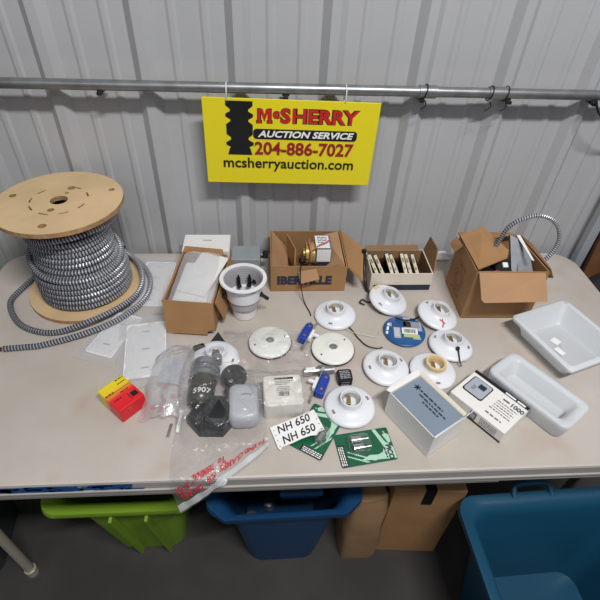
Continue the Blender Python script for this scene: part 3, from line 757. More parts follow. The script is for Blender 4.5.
bm = NB(); tube(bm, catmull([(.575,.94,.13),(.60,.93,.158),(.62,.935,.14),(.61,.95,.12),(.60,.935,.15)],6), .003, 6)
tag(obj('red_wire', bm, M['darkred'], org=(.6,.94,.12)), 'dark red wire curled in the front left of the tall carton', 'wire')
K = thing('flexible_conduit', 'shiny ribbed flexible conduit looping up out of the tall brown carton', 'conduit', (.70,1.0,.1))
bm = NB(); armour(bm, catmull([(.60,1.0,.12),(.618,1.0,.20),(.629,1.0,.246),(.655,1.0,.272),(.703,1.0,.284),(.752,1.0,.262),(.782,1.0,.216),(.782,1.0,.165),(.755,1.0,.12),(.71,1.0,.07)],10), .0062, .0062, 10)
obj('ribbed_sleeve', bm, [M['cable_hi'], M['cable_lo']], K)

# ------------------------------------------------------------------ lampholders
LG = 'porcelain lampholders spread on the table'
LR = .0575
def lampholder(loc, rot, label, insert='porc', metal=True, holes=(0.6,3.74), s=1.0, chain=False):
    t = thing('lampholder', label, 'lampholder', loc, rot, LG); t.scale = (s,s,s)
    bm = NB(); lathe(bm, [(0,.002),(LR-.006,.002),(LR-.002,0),(LR,.003),(LR-.001,.0075),(LR-.006,.0105),(.043,.0125),(.034,.016),(.0265,.020),(.0245,.024),(.0245,.033),(.0235,.0355),(.0215,.0355),(.0205,.033),(.0195,.016),(0,.015)], 56)
    obj('base', bm, M['porc'], t, world=False, smooth=.9)
    bm = NB(); p = []
    for i in range(5): p += [(.0196,.0165+.003*i),(.0184,.018+.003*i)]
    lathe(bm, p + [(.0172,.031),(.0172,.0165)], 40, closed=True); sh = obj('screw_shell', bm, M['cream'] if insert == 'cream' else M['porc'] if not metal else M['shell'], t, world=False, smooth=.5)
    if insert == 'cream':
        bm = NB(); lathe(bm, [(.025,.028),(.0262,.033),(.0250,.0375),(.0200,.0375),(.018,.034),(.018,.024),(.0255,.024)], 40); obj('socket_ring', bm, M['cream'], t, world=False, smooth=.8)
    bm = NB(); box(bm, (-.003,.002,.021), (.007,.022,.010), rot=Matrix.Rotation(-.1,3,'Z'), bev=.001); obj('contact', bm, M['brass'], sh, world=False)
    for a in holes:
        bm = NB(); mt = Matrix.Translation((.043*math.cos(a), .043*math.sin(a), .0105)) @ Matrix.Rotation(a,4,'Z')
        loft(bm, [[mt @ V((x*k_, y*k_, z)) for x, y in rrect(.0092,.0150,.0045,4)] for k_, z in ((1.25,0),(1.25,.0022),(.95,.0026),(.9,.0006))]); sl = obj('mounting_slot', bm, M['porc'], t, world=False, smooth=.8)
        bm = NB(); loft(bm, [[mt @ V((x, y, z)) for x, y in rrect(.0068,.0115,.0033,4)] for z in (.0005,.0027)]); obj('screw', bm, M['darkhole'], sl, world=False)
    return t
rad = math.radians
LH = {}
LH['A'] = lampholder((.187,.928,.004), (rad(2),rad(-2),.2), 'white porcelain lampholder in front of the lettered carton, small slot at front left', s=1.0, holes=(4.1,1.0))
LH['B'] = lampholder((.344,.979,.012), (rad(6),rad(13),0), 'tilted white lampholder in front of the white breaker carton, orange spot beside its socket', holes=(3.9,))
LH['C'] = lampholder((.472,.917,.010), (rad(4),rad(10),0), 'white lampholder tilted right, nearest the tall brown carton, pink wire at its front', holes=(2.2,))
LH['D'] = lampholder((.478,.807,.004), (rad(-2),rad(3),0), 'white lampholder with a metal shell and a dark cord hanging over its front', holes=(2.6,-.35))
LH['E'] = lampholder((.292,.737,.004), (rad(2),rad(3),0), 'white lampholder left of the cream socketed one, behind the open grey carton', holes=(3.3,.4))
LH['F'] = lampholder((.407,.723,.004), (rad(1),rad(3),0), 'white lampholder with a cream coloured socket ring', insert='cream', holes=(4.7,))
LH['G'] = lampholder((.186,.625,.003), (0,0,0), 'nearest white lampholder, lying behind the green cards', holes=(3.6,.35), s=1.02)
bm = NB(); lathe(bm, [(0,.0105),(.011,.0108),(.011,.0125),(0,.0128)], 24, 0, Matrix.Translation((-.030,.030,0))); obj('orange_spot', bm, M['cream'], LH['B'], world=False)
bm = NB(); tube(bm, catmull([(.0,-.028,.018),(.002,-.042,.013),(-.002,-.052,.010)],6), .0022, 6); tube(bm, catmull([(-.008,-.03,.018),(.0,-.035,.016),(.008,-.04,.014)],6), .002, 6); obj('pink_wire', bm, M['pinkwire'], LH['C'], world=False)
bm = NB(); tube(bm, catmull([(.004,-.026,.026),(.005,-.034,.022),(.004,-.050,.014),(.004,-.062,.008),(.006,-.072,.002)],6), .0018, 6); lathe(bm, [(0,.006),(.005,.006),(.005,.012),(0,.013)], 12, 0, Matrix.Translation((.004,-.030,.014))); obj('pull_cord', bm, M['blackpl'], LH['D'], world=False)
# one more lampholder under the clear bag
LH['J'] = lampholder((-.128,.776,.003), (rad(1),rad(2),.3), 'white lampholder lying under the clear bag behind the round black cover', holes=(3.9,-.6), metal=False)
# keyless discs
def disc(loc, rz, label, tilt=(0,0)):
    t = thing('ceiling_canopy_disc', label, 'cover disc', loc, (tilt[0],tilt[1],rz), 'flat white discs with a centre hole')
    bm = NB(); lathe(bm, [(0,.0),(.0545,.0),(.0565,.002),(.0565,.005),(0,.005)], 56); obj('gasket', bm, M['gasket'], t, world=False, smooth=.5)
    bm = NB(); lathe(bm, [(.0095,.012),(.0115,.0165),(.014,.0172),(.018,.015),(.03,.0135),(.050,.0115),(.054,.009),(.055,.0055),(.05,.005),(.0095,.005)], 56, closed=True); obj('face', bm, M['porc2'], t, world=False, smooth=.7)
    bm = NB(); lathe(bm, [(0,.009),(.0095,.009),(.0105,.0135),(.0085,.0135),(.0075,.0105),(0,.0102)], 28); obj('centre_bushing', bm, M['zinc'], t, world=False, smooth=.5)
    for a in (.35, 3.5):
        bm = NB(); lathe(bm, [(0,.0122),(.0022,.0122),(.0022,.0136),(0,.0138)], 12, 0, Matrix.Translation((.041*math.cos(a), .041*math.sin(a), 0))); obj('screw', bm, M['darkcast'], t, world=False)
    return t
disc((.006,.829,.001), 0, 'flat white disc with centre hole beyond the boxed white package, left one of two')
disc((.167,.803,.001), .3, 'flat white disc with centre hole and black rim, right one of the two')

# loose lead wires
def wire(pts, r, m, label, name='lead_wire'):
    bm = NB(); tube(bm, catmull(pts, 8), r, 6); tag(obj(name, bm, m, org=pts[0]), label, 'wire', 'loose lead wires')
wire([(.215,.888,.006),(.228,.870,.003),(.238,.845,.003),(.258,.815,.003),(.285,.805,.003),(.297,.808,.004)], .0017, M['blackpl'], 'black lead running from the lampholder before the lettered carton towards the front')
wire([(.205,.885,.006),(.225,.865,.003),(.262,.852,.003),(.290,.845,.003),(.300,.862,.004)], .0014, M['whitewire'], 'pale lead curling right beside the black lead')
wire([(.300,.985,.005),(.288,.982,.004),(.275,.99,.008),(.265,.98,.006),(.278,.972,.004)], .0022, M['blackpl'], 'black lead stub left of the tilted lampholder with an orange spot')
wire([(.330,.948,.006),(.322,.940,.003),(.312,.937,.004)], .0014, M['darkred'], 'short red lead under the tilted lampholder with an orange spot')
wire([(.425,.920,.006),(.408,.905,.012),(.385,.895,.016),(.365,.898,.016),(.352,.908,.014)], .0022, M['blackpl'], 'thick black lead lying across the round blue label')
wire([(.118,.905,.003),(.119,.89,.006),(.117,.88,.010)], .0014, M['brass'], 'small brass lead beside the far blue switch')

# blue labelled round pack
t = thing('shrink_wrapped_disc', 'round shrink wrapped disc with blue label and barcode', 'package', (.368,.863,.001), (0,0,rad(-8)))
bm = NB(); lathe(bm, [(0,0),(.053,0),(.0565,.003),(.0565,.007),(.052,.0098),(0,.011)], 56); obj('body', bm, M['bluelab'], t, world=False, smooth=.7)
zf = lambda x, y: Matrix.Translation((x,y,.0111))
bm = NB(); quad(bm, zf(0,0), -.002,-.002,.046,.032); quad(bm, zf(0,0), -.002,.010,.018,.048); quad(bm, zf(0,0), -.030,-.034,-.012,.006); quad(bm, zf(0,0),-.044,.008,-.034,.022); quad(bm, zf(0,0), .02,-.034,.04,-.026)
obj('grey_patch', bm, M['greylab'], t, world=False)
bm = NB(); quad(bm, zf(0,0), -.008,-.016,.034,.006,0,.0009); obj('barcode_patch', bm, M['white'], t, world=False)
bm = NB(); quad(bm, zf(0,0), -.004,-.028,.038,-.017,0,.0007); obj('lime_patch', bm, M['limepatch'], t, world=False)
bm = NB(); barcode(bm, Matrix.Translation((0,0,.0121)), -.003,.028,-.012,.002); 
for i in range(5): greek(bm, Matrix.Translation((0,0,.0117)), .004,.042,.011+.0045*i,.0014,0,i)
obj('print', bm, M['inkgrey'], t, world=False)
bm = NB()
for i in range(4): greek(bm, Matrix.Translation((-.022,-.012,.0117)) @ Matrix.Rotation(PI/2,4,'Z'), -.016,.016,-.005+.0035*i,.0013,0,i+9)
greek(bm, Matrix.Translation((-.046,-.002,.0112)) @ Matrix.Rotation(1.4,4,'Z'), -.02,.02,0,.006,0,3)
obj('print', bm, M['white'], t, world=False)

# blue devices
def device(loc, rot, label, tog=1):
    t = thing('blue_switch', label, 'switch', loc, rot, 'blue switch devices')
    bm = NB(); box(bm, (0,0,.012), (.022,.056,.022), bev=.003); box(bm, (0,.0,.018), (.017,.064,.012), bev=.003); obj('body', bm, M['bluesw'], t, world=False)
    bm = NB(); plate(bm, rrect(.016,.104,.004), [circ(0,.046,.002,8), circ(0,-.046,.002,8)], 0, .0015, mt=Matrix.Translation((-.013*tog,0,.012)) @ Matrix.Rotation(PI/2*tog,4,'Y')); obj('mounting_strap', bm, M['steel'], t, world=False)
    bm = NB(); box(bm, (-.0165*tog,0,.013), (.007,.034,.014), bev=.001); box(bm, (-.027*tog,.003,.015), (.018,.008,.008), bev=.002); obj('toggle', bm, M['white'], t, world=False)
    for y in (.018,-.018):
        bm = NB(); cyl(bm, (.003,y,.022), (.003,y,.0262), .0038, 12); obj('terminal_screw', bm, M['brass'], t, world=False, smooth=.5)
    return t
device((.100,.850,.002), (0,0,rad(-26)), 'blue bodied switch between the two flat white discs', -1)
device((.127,.678,.002), (0,0,rad(-23)), 'blue bodied switch with brass screws left of the nearest lampholder', 1)
# steel fitting with white sleeve
t = thing('conduit_fitting', 'short silver conduit connector lying left of the square black block', 'fitting', (.127,.728,.0), (0,0,rad(5)))
bm = NB(); cyl(bm, (-.040,0,.011), (-.004,0,.011), .0105, 24); obj('sleeve', bm, M['steel'], t, world=False, smooth=.6)
bm = NB(); cyl(bm, (-.004,0,.012), (.010,0,.012), .0125, 8); cyl(bm, (.010,0,.011), (.034,0,.011), .0095, 20)
for i in range(4): cyl(bm, (.013+.005*i,0,.011), (.0152+.005*i,0,.011), .0108, 20)
cyl(bm, (0,0,.02), (0,0,.028), .004, 10); obj('nut_and_thread', bm, M['zinc'], t, world=False, smooth=.6)
bm = NB(); quad(bm, Matrix.Translation((-.024,0,.0216)), -.012,-.004,.012,.004); obj('label', bm, M['white'], t, world=False)
bm = NB(); tube(bm, catmull([(.006,-.012,.006),(.004,-.03,.012),(-.006,-.035,.004),(0,-.045,.01)],5), .0018, 6); obj('wire_end', bm, M['steel'], t, world=False)
t = thing('relay_block', 'small square black block with white print behind the nearest lampholder', 'relay', (.184,.706,0), (0,0,rad(3)))
bm = NB(); loft(bm, [[V((x*k_, y*k_, z)) for x, y in rrect(.036,.034,.006,5)] for k_, z in ((1,0),(1,.018),(.97,.021),(.9,.0225))]); obj('body', bm, M['blackpl'], t, world=False, smooth=.5)
bm = NB()
for i, y in enumerate((.009,.004,-.001,-.006,-.011)): greek(bm, Matrix.Translation((0,0,.0226)), -.012,.012,y,.0022,0,20+i)
for i, z in enumerate((.005,.012)): greek(bm, fmat((0,-.0171,z),(1,0,0),(0,0,1)), -.010,.010,0,.0018,0,30+i)
obj('print', bm, M['greylab'], t, world=False)

# ------------------------------------------------------------------ white packaged box
t = thing('white_package', 'cream white square package with barcode label inside clear film', 'box', (.033,.643,0), (0,0,rad(3)))
bm = NB(); loft(bm, [[V((x*k_, y*k_, z)) for x, y in rrect(.088,.084,.008,5)] for k_, z in ((.98,0),(1,.004),(1,.046),(.98,.050),(.93,.052))]); obj('body', bm, M['creamcard'] if False else mat('ivory_carton', rgb(228,226,216), .5, var=.03), t, world=False, smooth=.6)
bm = NB(); mt = Matrix.Translation((0,.006,.0522)); quad(bm, mt, -.012,.022,.026,.027); greek(bm, mt, -.018,.028,.0245,.005,0,1)
for i in range(3): greek(bm, mt, -.016,.024-.006*i,.017-.0045*i,.0016,0,i+3)
for i in range(3): greek(bm, mt, -.014,.016,.001-.0045*i,.0014,0,i+13)
barcode(bm, mt, -.010,.013,-.024,-.012); obj('print', bm, M['inkgrey'], t, world=False)

# yellow / red box
t = thing('yellow_red_box', 'small glossy box printed yellow at one end and red at the other', 'box', (-.325,.652,0), (0,0,rad(-43)))
gm = gradient_mat('yellow_red_print', [(0,rgb(226,212,30)),(.30,rgb(232,196,40)),(.46,rgb(226,120,50)),(.56,rgb(222,36,44)),(1,rgb(214,24,36))], (-.043,0,0), (.043,0,0))
bm = NB(); box(bm, (0,0,.0205), (.084,.064,.041), bev=.003); obj('body', bm, gm, t, world=False)
bm = NB(); mt = Matrix.Translation((0,0,.0411)); 
for i, (x, y) in enumerate([(-.036,.020),(-.024,.018),(.000,.010),(.012,-.014),(-.012,-.020)]): greek(bm, mt @ Matrix.Translation((x,y,0)) @ Matrix.Rotation(PI/2+.0,4,'Z'), -.010,.010,0,.0026,0,i+40)
quad(bm, mt, .016,.012,.030,.026); greek(bm, mt, .014,.032,.008,.002,0,3); quad(bm, mt, -.0095,-.030,-.0085,.030)
obj('print', bm, M['darkred'] and M['black'], t, world=False)

# ------------------------------------------------------------------ items in the clear bag
t = thing('cast_conduit_body', 'dark cast conduit body with zinc collar rings and white writing, inside the clear bag', 'fitting', (-.135,.66,0))
ax0, ax1 = V((-.144,.738,.035)), V((-.152,.620,.030))
bm = NB(); mt, L = along(ax0, ax1)
lathe(bm, [(0,0),(.026,0),(.031,.003),(.031,.016),(.034,.017),(.034,.022),(.031,.023),(.031,.030),(.0345,.031),(.0345,.036),(.031,.037),(.031,.044),(.0335,.045),(.0335,.050),(.030,.051),(0,.051)], 44, 0, mt); obj('collar_rings', bm, M['zinc'], t, smooth=.4)
bm = NB(); lathe(bm, [(0,.049),(.0295,.049),(.0295,.075),(.029,.095),(.026,.110),(.018,.118),(0,.119)], 36, 0, mt); obj('barrel', bm, M['darkglass'], t, smooth=.6)
bm = NB(); cyl(bm, (-.118,.735,.040), (-.118,.735,.062), .011, 20); cyl(bm, (-.118,.735,.062), (-.118,.735,.066), .008, 16); cyl(bm, (-.130,.757,.045), (-.118,.757,.055), .006, 14); obj('clamp_bolt', bm, M['steel'], t, smooth=.6)
bm = NB(); rt = Matrix.Rotation(rad(-28),4,'Z')
hexp = [(-.050,.028),(.012,.056),(.052,.022),(.044,-.030),(-.002,-.052),(-.044,-.036)]
for z0, z1, k0, k1 in ((0,.022,1,1),(.022,.034,1,.82)):
    loft(bm, [[V((-.122,.606,0)) + rt @ V((x*k_, y*k_, z)) for x, y in hexp] for k_, z in ((k0,z0),(k1,z1))], smooth=False)
lathe(bm, [(.034,.030),(.033,.040),(.026,.047),(.012,.050),(0,.050)], 28, 0, Matrix.Translation((-.112,.600,0)))
obj('flange', bm, M['darkcast'], t, smooth=.5)
bm = NB(); cyl(bm, (-.130,.588,.034), (-.130,.588,.041), .010, 18); cyl(bm, (-.088,.624,.034), (-.088,.624,.038), .006, 14); obj('bolt', bm, M['zinc'], t, smooth=.6)
bm = NB(); tx = text_bm('5907', .019, bold=.0002, shear=.1)
mtx = fmat((-.146,.640,0), (1,.06,0), (0,1,0))
for v in tx.verts:
    p = mtx @ v.co; rr = .0300; dx = p.x+.149
    p.z = .031 + math.sqrt(max(0, rr*rr - dx*dx)) + v.co.z; v.co = p
merge(bm, tx, 0); obj('handwriting', bm, M['white'], t)
t = thing('tube_stub', 'short white tube end beside the dark cast conduit body', 'fitting', (-.19,.60,.0), (0,0,.15))
bm = NB(); cyl(bm, (0,.012,.014), (-.010,-.03,.006), .0045, 12); cyl(bm, (0,.012,.014), (.002,.018,.016), .0075, 12); obj('stem', bm, M['plastic_w'], t, world=False, smooth=.6)
bm = NB(); cyl(bm, (-.022,-.005,.004), (-.03,-.035,.004), .003, 10); obj('metal_pin', bm, M['steel'], t, world=False)
t = thing('round_black_cover', 'round black cover with two silver screws behind the grey sensor', 'cover', (-.079,.702,.022), (rad(14),0,0))
bm = NB(); lathe(bm, [(0,0),(.026,0),(.030,.004),(.030,.011),(.027,.014),(.018,.0155),(0,.016)], 44); obj('body', bm, M['blackpl'], t, world=False, smooth=.6)
for x, y in ((-.012,.010),(-.004,-.014)):
    bm = NB(); lathe(bm, [(0,.015),(.003,.015),(.003,.0175),(0,.018)], 14, 0, Matrix.Translation((x,y,0))); obj('screw', bm, M['steel'], t, world=False)
t = thing('motion_sensor', 'pale grey rounded motion sensor lying in the clear bag', 'sensor', (-.054,.622,0), (0,0,rad(2)))
bm = NB(); loft(bm, [[V((x*k_, y*k_ + dy, z)) for x, y in rrect(.068,.098,.018,8)] for k_, z, dy in ((.84,0,0),(.95,.006,0),(1,.018,0),(1,.032,0),(.95,.041,0),(.84,.046,0),(.6,.0485,0))]); obj('body', bm, M['pir'], t, world=False, smooth=1.2)
bm = NB(); tube(bm, catmull([(-.004,.012,.0485),(.004,.013,.049),(.014,.012,.0485),(.016,.008,.0485)],5), .0008, 5); obj('seam_mark', bm, M['blackpl'], t, world=False)
bm = NB(); box(bm, (-.038,.026,.018), (.010,.05,.03), bev=.004); cyl(bm, (-.034,.045,.02), (-.034,.06,.02), .006, 12); obj('swivel_bracket', bm, M['darkcast'], t, world=False)

# ------------------------------------------------------------------ films
def bump_h(x, y, items):
    z = .002
    for cx, cy, rx, ry, h in items:
        d = max(abs(x-cx)/rx, abs(y-cy)/ry) if rx < 0 else math.hypot((x-cx)/rx, (y-cy)/ry)
        k_ = 1-max(0, min(1, (d-.85)/.75)); k_ = k_*k_*(3-2*k_); z = max(z, h*k_+.002)
    return z
def film(name, corners, items, nx, ny, m, parent=None, crump=.006, seed=0, mat_=None, fold=True, ragged=.008, base=0):
    a, b, c, d = [V(p) for p in corners]     # bl, br, tr, tl on the table plane, unfolded past the front edge
    def pos(u, v, off=0):
        p = (a*(1-u)+b*u)*(1-v) + (d*(1-u)+c*u)*v
        nz = noise.noise(V((p.x*22+seed, p.y*22, seed*1.7))); n2 = noise.noise(V((p.x*60, p.y*60+seed, 5)))
        rg = noise.noise(V((u*7+seed*2, v*7, 1.5)))*ragged
        p = p + V((rg, noise.noise(V((u*6, v*8+seed, 8)))*ragged))
        z = base + bump_h(p.x, p.y, items) + crump*abs(nz)*1.6 + crump*.35*abs(n2) + off
        if fold and p.y < TY0-.004:
            e = TY0-.004-p.y; return V((p.x + .08*e, TY0-.006-.15*e-.006*abs(nz)-off, .004-e))
        return V((p.x, p.y, z))
    bm = NB(); g = [[bm.verts.new(pos(i/nx, j/ny)) for i in range(nx+1)] for j in range(ny+1)]
    for j in range(ny):
        for i in range(nx): bm.faces.new([g[j][i], g[j][i+1], g[j+1][i+1], g[j+1][i]])
    return obj(name, bm, mat_ or M[m], parent, smooth=1.3), pos
def onfilm(bm, pos, s, size, u0, u1, v, L, Hh, mi=0, flip=True, **k):
    t_ = text_bm(s, size, ax='LEFT', **k); xs_ = [q.co.x for q in t_.verts]; x0, x1 = min(xs_), max(xs_)
    bmesh.ops.subdivide_edges(t_, edges=[e for e in t_.edges if e.calc_length() > .004], cuts=2)
    for q in t_.verts:
        f = (q.co.x-x0)/(x1-x0); u = u0+(u1-u0)*f; vv = v + (-1 if flip else 1)*q.co.y/Hh
        q.co = pos(u, vv, .0012+q.co.z)
    merge(bm, t_, mi)
B1 = thing('zip_bag', 'large clear zip bag with red handwriting, hanging over the table front edge', 'bag', (-.1,.56,0))
items1 = [(-.15,.68,.042,.10,.066),(-.108,.61,.05,.05,.042),(-.054,.622,.040,.055,.050),(-.079,.702,.034,.034,.042),(-.128,.772,.058,.05,.036)]
f1, pos1 = film('bag_film', [(-.190,.358),(.002,.528),(-.022,.70),(-.215,.79)], items1, 70, 90, 'film', B1, .007, 1, ragged=.003)
bm = NB()
for (va, vb) in ((.018,.072),):
    n_ = 60; rows = [[bm.verts.new(pos1(i/n_, v_, .0015)) for i in range(n_+1)] for v_ in (va, (va+vb)/2, vb)]
    for r0, r1 in zip(rows, rows[1:]):
        for i in range(n_): bm.faces.new([r0[i], r0[i+1], r1[i+1], r1[i]])
obj('zip_strip', bm, mat('milky_zip', rgb(196,198,200), .3, var=.05), B1, smooth=1.3)
bm = NB(); Hf = .26
onfilm(bm, pos1, 'To END CLAMPS', .016, .965, .50, .135, .32, Hf, bold=.0003, shear=.1); onfilm(bm, pos1, 'FOR', .016, .45, .36, .118, .32, Hf, bold=.0003); onfilm(bm, pos1, 'DIN RAIL', .016, .31, .07, .112, .32, Hf, bold=.0003, shear=.1)
onfilm(bm, pos1, 'To', .016, .56, .49, .185, .32, Hf, bold=.0003); onfilm(bm, pos1, 'TERMINAL', .016, .44, .22, .18, .32, Hf, bold=.0003, shear=.1); onfilm(bm, pos1, 'BLOCK', .016, .18, .04, .17, .32, Hf, bold=.0003)
obj('handwriting', bm, M['inkfilm'], B1)

B2 = thing('small_zip_bag', 'small milky zip bag of red tipped parts between the wall plates and dark fitting', 'bag', (-.23,.69,0))
f2, pos2 = film('bag_film', [(-.282,.600),(-.180,.600),(-.182,.838),(-.268,.778)], [(-.225,.70,.045,.09,.034)], 30, 44, 'film2', B2, .006, 5)
bm = NB(); n_ = 24
for va, vb in ((.90,.965),(.84,.86)):
    rows = [[bm.verts.new(pos2(i/n_, v_, .0012)) for i in range(n_+1)] for v_ in (va, vb)]
    for i in range(n_): bm.faces.new([rows[0][i], rows[0][i+1], rows[1][i+1], rows[1][i]])
obj('zip_strip', bm, M['zip'], B2, smooth=1.3)
pb = None
for i, (x, y, a) in enumerate([(-.262,.635,.3),(-.242,.625,1.2),(-.235,.65,2.0),(-.215,.70,.7),(-.21,.73,1.6),(-.238,.69,2.6),(-.222,.665,.1)]):
    lab = ['red tipped','silver bodied'][i%2] + ' wire terminal inside the small milky bag, ' + ['nearest the table front','second from the front','beside the yellow and red box end','in the bag middle','towards the zip','at the left side of the bag','at the right side of the bag'][i]
    if pb is None:
        pb = thing('wire_terminal', 'red tipped wire terminal inside the small milky bag, nearest the table front', 'terminal', (x,y,.006), (0,0,a), 'terminals in the small bag')
        bm = NB(); cyl(bm, (0,0,0), (.010,0,0), .0042, 12); obj('red_sleeve', bm, M['red'], pb, world=False)
        bm = NB(); cyl(bm, (.010,0,0), (.017,0,0), .0028, 10); lathe(bm, [(.002,0),(.0045,0),(.0045,.0015),(.002,.0015)], 12, 0, Matrix.Translation((.020,0,0)), True); obj('ring_tongue', bm, M['steel'], pb, world=False)
    else: dup(pb, (x,y,.006), (0,0,a), 'red tipped wire terminal inside the small milky bag, ' + ['','second from the front','just behind the front two','in the middle right of the bag','farthest back near the zip','at the left edge of the bag','in the exact middle of the heap'][i])
bm = NB(); mt = Matrix.Translation((-.225,.73,.010)); slab(bm, [(-.258,.70,.016),(-.205,.69,.016),(-.202,.765,.018),(-.25,.765,.016)], .001)
tag(obj('instruction_leaflet', bm, M['greylab'], org=(-.23,.73,.01)), 'pale grey folded leaflet inside the small milky zip bag', 'paper')

f3, _ = film('plastic_bag', [(-.022,.590),(.098,.592),(.122,.855),(-.115,.868)], [(.036,.648,-.047,.045,.053),(.004,.842,.05,.05,.014),(-.10,.80,.05,.05,.02)], 50, 60, 'film', None, .011, 9, fold=False, ragged=.016)
f3.location = (0,0,.001); tag(f3, 'crumpled clear plastic bag wrapped over the cream white square package', 'bag')

# black triangle and black clip near the brown carton
bm = NB(); slab(bm, [(-.150,.829,.003),(-.106,.829,.003),(-.128,.858,.016)], .004)
tag(obj('black_triangle_tab', bm, M['blackpl'], org=(-.128,.84,0)), 'small black triangular tab just in front of the white light can', 'tab')
t = thing('black_clip', 'small black spring clip between the brown carton and the clear bag', 'clip', (-.170,.806,.012), (0,rad(-10),rad(28)))
bm = NB(); box(bm, (0,0,.004), (.028,.012,.006), bev=.002); box(bm, (0,0,.010), (.026,.010,.004), rot=Matrix.Rotation(.25,3,'Y'), bev=.001); cyl(bm, (-.012,-.006,.008), (-.012,.006,.008), .003, 8)
obj('jaw', bm, M['blackpl'], t, world=False)

# ------------------------------------------------------------------ green blister packs and card
def greenpack(loc, rz, label, n_cyl, by=.006, bw=(.050,.040)):
    t = thing('blister_pack', label, 'blister pack', loc, (0,0,rz), 'green blister packs')
    W2, H2 = .122, .078
    bm = NB(); plate(bm, rrect(W2,H2,.004), [circ(W2/2-.010,H2/2-.010,.003,10)], 0, .0012); obj('card', bm, M['green'], t, world=False)
    z = Matrix.Translation((0,0,.0013)); bm = NB()
    def poly(pts, mi, dz=0):
        fv = [bm.verts.new((x,y,.0014+dz)) for x, y in pts]; f = bm.faces.new(fv); f.material_index = mi
    poly([(.026,.038),(.034,.038),(.046,.006),(.060,-.010),(.060,-.036),(-.018,-.030),(.004,-.020),(.022,-.022),(.034,-.018),(.040,-.006)], 0)
    poly([(.045,.022),(.053,.000),(.059,.004),(.060,.020),(.052,.026)], 0)
    poly([(-.042,-.004),(-.040,-.008),(.010,-.034),(.018,-.034)], 0, .0001); poly([(-.044,-.014),(-.042,-.018),(-.006,-.036),(.002,-.036)], 0, .0001)
    bmesh.ops.triangulate(bm, faces=bm.faces[:]); obj('mint_print', bm, M['mint'], t, world=False)
    bm = NB(); quad(bm, z, -W2/2+.001,-H2/2+.001,-W2/2+.015,.012); obj('black_band', bm, M['black'], t, world=False)
    bm = NB(); r90 = Matrix.Translation((0,0,.0019)) @ Matrix.Rotation(PI/2,4,'Z')
    for i in range(3): greek(bm, r90, -.036,.008,.050+.0042*i-.0005,.0022,0,i+60)
    obj('print', bm, M['white'], t, world=False)
    bm = NB(); text(bm, 'PICO', .015, Matrix.Translation((.049,-.020,.0019)) @ Matrix.Rotation(-PI/2,4,'Z'), bold=.0006)
    greek(bm, Matrix.Translation((.040,-.020,.0016)) @ Matrix.Rotation(-PI/2,4,'Z'), -.012,.012,0,.003,0,5); obj('lettering', bm, M['navy'], t, world=False)
    bm = NB(); loft(bm, [[V((-.012+x*k_, by+y*k_, zz)) for x, y in rrect(*bw,.009,6)] for k_, zz in ((1,.0013),(.98,.012),(.92,.017),(.75,.019))], cap0=False); obj('clear_blister', bm, M['blister'], t, world=False, smooth=1)
    for y in ((.015,-.004) if n_cyl == 2 else (by,)):
        bm = NB(); cyl(bm, (-.026,y,.009), (-.006,y,.009), .0078, 20); cyl(bm, (-.006,y,.009), (.012,y,.009), .0016, 8); cyl(bm, (-.028,y,.009), (-.026,y,.009), .0086, 20); obj('plug', bm, M['steel'], t, world=False, smooth=.6)
    return t
greenpack((.206,.524,.001), rad(8), 'green blister pack with two silver plugs at the table front', 2)
greenpack((.107,.567,.002), rad(58), 'green blister pack partly covered by the handwritten white card', 1, -.017, (.046,.024))
t = thing('handwritten_card', 'white torn card handwritten NH650 twice, lying on a green pack', 'card', (.0615,.567,.0125), (rad(1),rad(-8.5),rad(18.5)))
bm = NB()
hs = [circ(x,y,.0015,8) for x in (-.0475,.0485) for y in (-.024,-.010,.003,.016)]
out = [(-.053,.026),(-.053,-.027),(-.049,-.034),(-.045,-.0275),(-.02,-.028),(0,-.027),(.02,-.028),(.034,-.033),(.040,-.028),(.054,-.0275),(.053,.004),(.052,.027),(.02,.026)]
plate(bm, out, hs, 0, .0009); obj('paper', bm, M['white'], t, world=False)
bm = NB(); text(bm, 'NH 650', .026, Matrix.Translation((-.003,.0125,.001)) @ Matrix.Rotation(.02,4,'Z'), width=.076, bold=.0004, shear=.15); text(bm, 'NH 650', .026, Matrix.Translation((-.001,-.0145,.001)) @ Matrix.Rotation(.03,4,'Z'), width=.076, bold=.0004, shear=.15)
obj('handwriting', bm, M['black'], t, world=False)

# ------------------------------------------------------------------ open grey-white carton
t = thing('open_white_carton', 'open white carton with blue grey printed inner panel at the table front', 'box', (.337,.58,0))
Fc, A_ = V((.333,.497,0)), V((.265,.612,0)); B2_ = V((.413,.545,0)); C2 = A_+(B2_-Fc); H = V((0,0,.074))
bm = NB(); slab(bm, [Fc,B2_,C2,A_], .002)
for p, q in ((Fc,B2_),(B2_,C2),(C2,A_),(A_,Fc)): slab(bm, [p,q,q+H,p+H], -.0018)
obj('body', bm, M['wcard'], t)
def inset(p, f=.004): 
    c = (Fc+C2)/2; return p+(c-p).normalized()*f
bm = NB(); zz = V((0,0,.066)); slab(bm, [inset(Fc)+zz,inset(B2_)+zz,inset(C2)+zz,inset(A_)+zz], .0015); obj('inner_panel', bm, M['graycard'], t)
bm = NB(); xd = (Fc-A_).normalized(); yd = (B2_-Fc).normalized(); cc = (Fc+C2)/2+V((0,0,.0678)); mt = fmat(cc, xd, yd)
greek(bm, mt, -.036,.030,.020,.0042,0,1); greek(bm, mt, -.030,.046,.010,.0036,0,2); greek(bm, mt, -.012,.034,.001,.0036,0,3)
for a in range(6):
    m3 = mt @ Matrix.Translation((-.046,.020,0)) @ Matrix.Rotation(a*PI/3,4,'Z'); quad(bm, m3, 0,-.0014,.008,.0014)
obj('print', bm, M['navy'], t)
